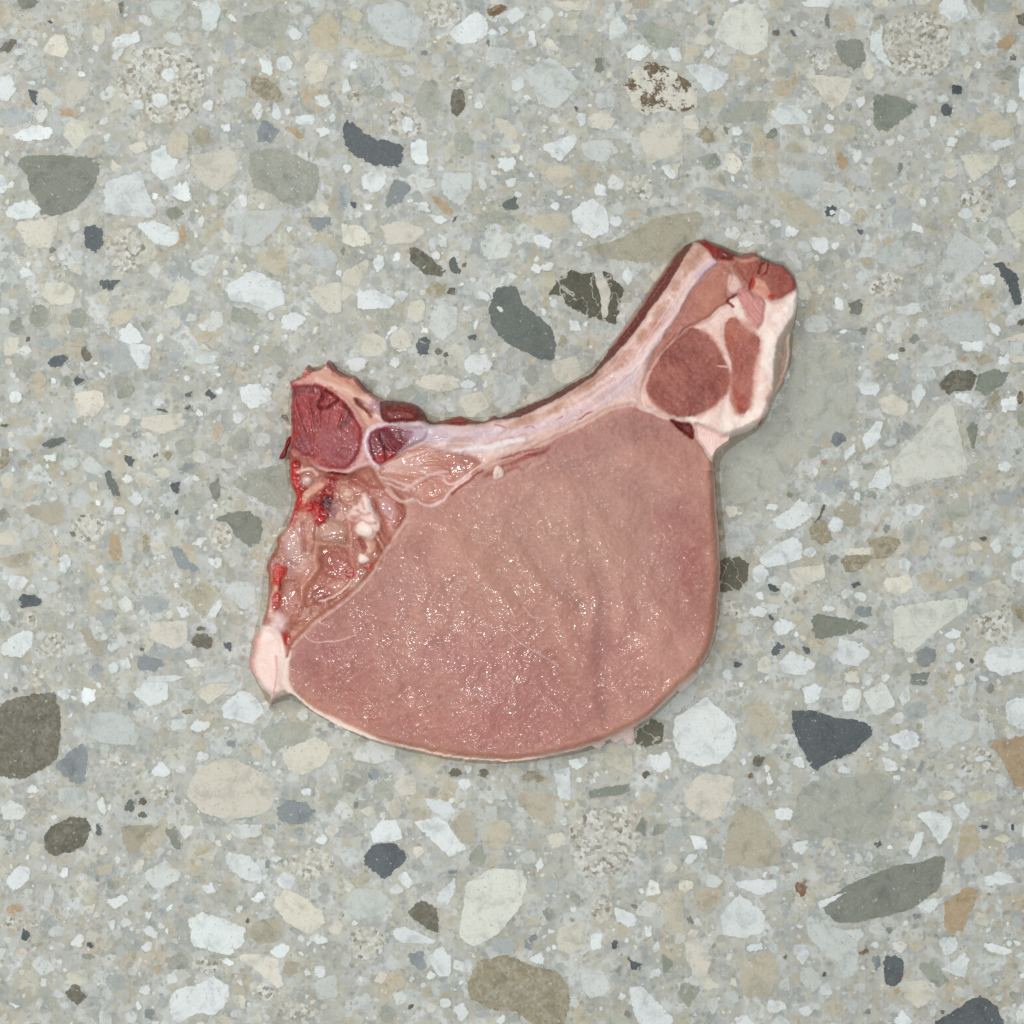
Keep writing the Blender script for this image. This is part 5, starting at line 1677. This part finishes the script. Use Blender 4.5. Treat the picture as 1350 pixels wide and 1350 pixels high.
BONE = meat_material('cut_bone', .42, .2, (1, .5, .45), 1.0, .6, 600, .6)
WETM = meat_material('moist_tissue', .42, .25, (1, .4, .3), .9, .5, 450, .5)
BLOOD = meat_material('fresh_blood', .3, .1, (1, .2, .15), 1.0, .7, 700, .7)
PM = {'loin_muscle': MUSCLE, 'cap_eye_muscle': MUSCLE, 'cap_strip_muscle': MUSCLE, 'rib_muscle': MUSCLE, 'tip_muscle': MUSCLE, 'rib_flank_muscle': MUSCLE,
      'fat_rim': FAT, 'cap_fat': FAT, 'fat_tag': FAT, 'fat_lump': FAT, 'fat_lobule': FAT, 'rib_bone': BONE, 'chine_bone': BONE, 'chine_rind': BONE, 'facet_bone': BONE,
      'tendon': WETM, 'connective_tissue': WETM, 'marrow_lump': WETM, 'blood_clot': BLOOD}
SUB = {'fat_lobule': 'connective_tissue', 'blood_clot': 'connective_tissue', 'cap_eye_muscle': 'cap_fat', 'cap_strip_muscle': 'cap_fat', 'fat_tag': 'cap_fat', 'chine_rind': 'chine_bone'}
PLAB = {'loin_muscle': 'large pale pink moist loin muscle', 'rib_bone': 'curved pinkish rib bone with lilac sheath', 'chine_bone': 'dark purplish red sawn vertebra',
        'cap_fat': 'thick white fat along the cap', 'blood_clot': 'bright red blood', 'fat_lobule': 'glossy white fat lobules', 'marrow_lump': 'dark red lump beside the vertebra',
        'cap_eye_muscle': 'round brownish red muscle with ringed fibres', 'fat_rim': 'thin white fat edge', 'tendon': 'whitish fan of tendon strands'}

chop = bpy.data.objects.new('pork_chop', None)
COL.objects.link(chop)
chop.empty_display_size = .02
chop['label'] = 'raw bone-in pork chop with pink loin, curved rib and white fat cap'
chop['category'] = 'pork chop'
made = {}
for name in sorted(PARTS, key=lambda q: q in SUB):
    i = PARTS.index(name)
    cy, cx = np.nonzero(cell & (cpart == i))
    if len(cy) == 0:
        continue
    a = cy * Wn + cx
    quads = np.stack([a + Wn, a + Wn + 1, a + 1, a], -1)
    used, inv = np.unique(quads.ravel(), return_inverse=True)
    me = bpy.data.meshes.new(name)
    nv, nf = len(used), len(quads)
    me.vertices.add(nv); me.loops.add(nf * 4); me.polygons.add(nf)
    me.vertices.foreach_set('co', VW.reshape(-1, 3)[used].astype(np.float32).ravel())
    me.loops.foreach_set('vertex_index', inv.astype(np.int32))
    me.polygons.foreach_set('loop_start', np.arange(0, nf * 4, 4, dtype=np.int32))
    me.polygons.foreach_set('use_smooth', np.ones(nf, bool))
    me.update(calc_edges=True)
    at = me.attributes.new('tissue_col', 'FLOAT_COLOR', 'POINT')
    at.data.foreach_set('color', np.column_stack([LINC.reshape(-1, 3)[used], np.ones(nv)]).astype(np.float32).ravel())
    at = me.attributes.new('moist', 'FLOAT', 'POINT')
    at.data.foreach_set('value', WET.ravel()[used].astype(np.float32))
    me.normals_split_custom_set_from_vertices(NR.reshape(-1, 3)[used])
    me.materials.append(PM[name])
    ob = bpy.data.objects.new(name, me)
    COL.objects.link(ob)
    ob.parent = made[SUB[name]] if name in SUB else chop
    if name in PLAB:
        ob['label'] = PLAB[name]
    made[name] = ob

# --- loose ends built as their own meshes
def lump(name, cx, cy, z, pts, height, mat, colour, parent=None, seed=1, wet=.3):
    """small rounded scrap: outline in px, domed over `height` px, base at z px"""
    P = spline(pts, True, 6)
    n = len(P)
    c = P.mean(0)
    r = np.random.default_rng(seed)
    V, F = [], []
    prof = [(1.0, 0.0), (1.04, .3), (.96, .62), (.78, .86), (.5, .97), (.22, 1.0)]
    for s, hz in prof:
        for p in P:
            q = c + (p - c) * s
            V.append(((q[0] - 675) * KS, (675 - q[1]) * KS, (z + height * hz * (1 + .12 * r.normal() * hz)) * S))
    for k in range(len(prof) - 1):
        for i in range(n):
            j = (i + 1) % n
            F.append((k * n + j, k * n + i, (k + 1) * n + i, (k + 1) * n + j))
    F.append(tuple(reversed(range((len(prof) - 1) * n, len(prof) * n))))
    F.append(tuple(range(n)))
    o = mesh_obj(name, V, F, mat, parent, True)
    cc = np.array(colour, float) + r.normal(0, 3, (len(V), 1))
    at = o.data.attributes.new('tissue_col', 'FLOAT_COLOR', 'POINT')
    at.data.foreach_set('color', np.column_stack([lin(cc), np.ones(len(V))]).astype(np.float32).ravel())
    at = o.data.attributes.new('moist', 'FLOAT', 'POINT')
    at.data.foreach_set('value', np.full(len(V), wet, np.float32))
    return o
crumb = lump('fat_crumb', 656, 622, 51, [(653,615),(658,614),(664,620),(664,628),(657,632),(651,632),(650,624)], 9, FAT, (232, 204, 194))
crumb['label'] = 'tiny white crumb of fat lying on the loin just below the rib'
crumb['category'] = 'fat crumb'
lump('meat_shred', 371, 590, 8, [(379,575),(380,580),(376,590),(372,602),(365,604),(366,599),(371,590),(375,578)], 9, WETM, (140, 44, 46), chop, 3, .5)
lump('fat_scrap', 824, 972, 0, [(806,974),(818,966),(832,962),(838,966),(838,982),(830,986),(822,978),(812,984)], 7, FAT, (226, 204, 198), chop, 4)
lump('fat_scrap', 790, 985, 0, [(780,984),(795,978),(800,984),(790,992)], 6, FAT, (216, 198, 190), chop, 5)
lump('fat_scrap', 905, 905, 0, [(895,908),(908,897),(918,890),(924,893),(914,906),(900,916)], 8, FAT, (214, 202, 194), chop, 6)
print('chop cells', int(cell.sum()), 'parts', {k: len(v.data.polygons) for k, v in made.items()})

# --- thin film of juice that has seeped out from under the chop
jm, nt, b = new_mat('meat_juice')
nt.nodes.remove(b)
h = NT(nt)
tr = h.n('ShaderNodeBsdfTransparent'); tr.inputs[0].default_value = (.90, .85, .80, 1)
gl = h.n('ShaderNodeBsdfGlossy'); gl.inputs['Roughness'].default_value = .09
fr = h.n('ShaderNodeFresnel'); fr.inputs[0].default_value = 1.35
jb = h.n('ShaderNodeBump'); jb.inputs['Strength'].default_value = .35; jb.inputs['Distance'].default_value = .0003
h.link(h.noise(h.n('ShaderNodeNewGeometry').outputs['Position'], 500, 2).outputs[0], jb.inputs['Height'])
h.link(jb.outputs[0], gl.inputs['Normal'])
ms = h.n('ShaderNodeMixShader')
h.link(fr.outputs[0], ms.inputs[0]); h.link(tr.outputs[0], ms.inputs[1]); h.link(gl.outputs[0], ms.inputs[2])
h.link(ms.outputs[0], nt.nodes['Material Output'].inputs[0])
Pj = resample(spline(OUT, True, 4), 420)
if poly_area(Pj) < 0:
    Pj = Pj[::-1]
nz = np.clip(5.0 + 9.0 * fbm(Pj[:, 0], Pj[:, 1], 60, 301, 3) + 3.0 * fbm(Pj[:, 0], Pj[:, 1], 12, 302, 2), .6, 12)
nz = np.where(Pj[:, 1] < 560, nz * .5, nz)
nz = np.convolve(np.concatenate([nz[-6:], nz, nz[:6]]), np.ones(13) / 13, 'valid')
sm = Pj.copy()
for _ in range(12):
    sm = (np.roll(sm, 1, 0) + sm * 2 + np.roll(sm, -1, 0)) / 4
inn, mid, outr = inset(sm, 8.0), inset(sm, -nz[:, None] * .75), inset(sm, -nz[:, None])
V = []
for R, z in ((inn, .00034), (mid, .00030), (outr, -.00005)):
    V += [((p[0] - 675) * KS, (675 - p[1]) * KS, z) for p in R]
n = len(sm)
F = [(k * n + i, k * n + (i + 1) % n, (k + 1) * n + (i + 1) % n, (k + 1) * n + i) for k in range(2) for i in range(n)]
jo = mesh_obj('juice_film', V, F, jm, chop, True)
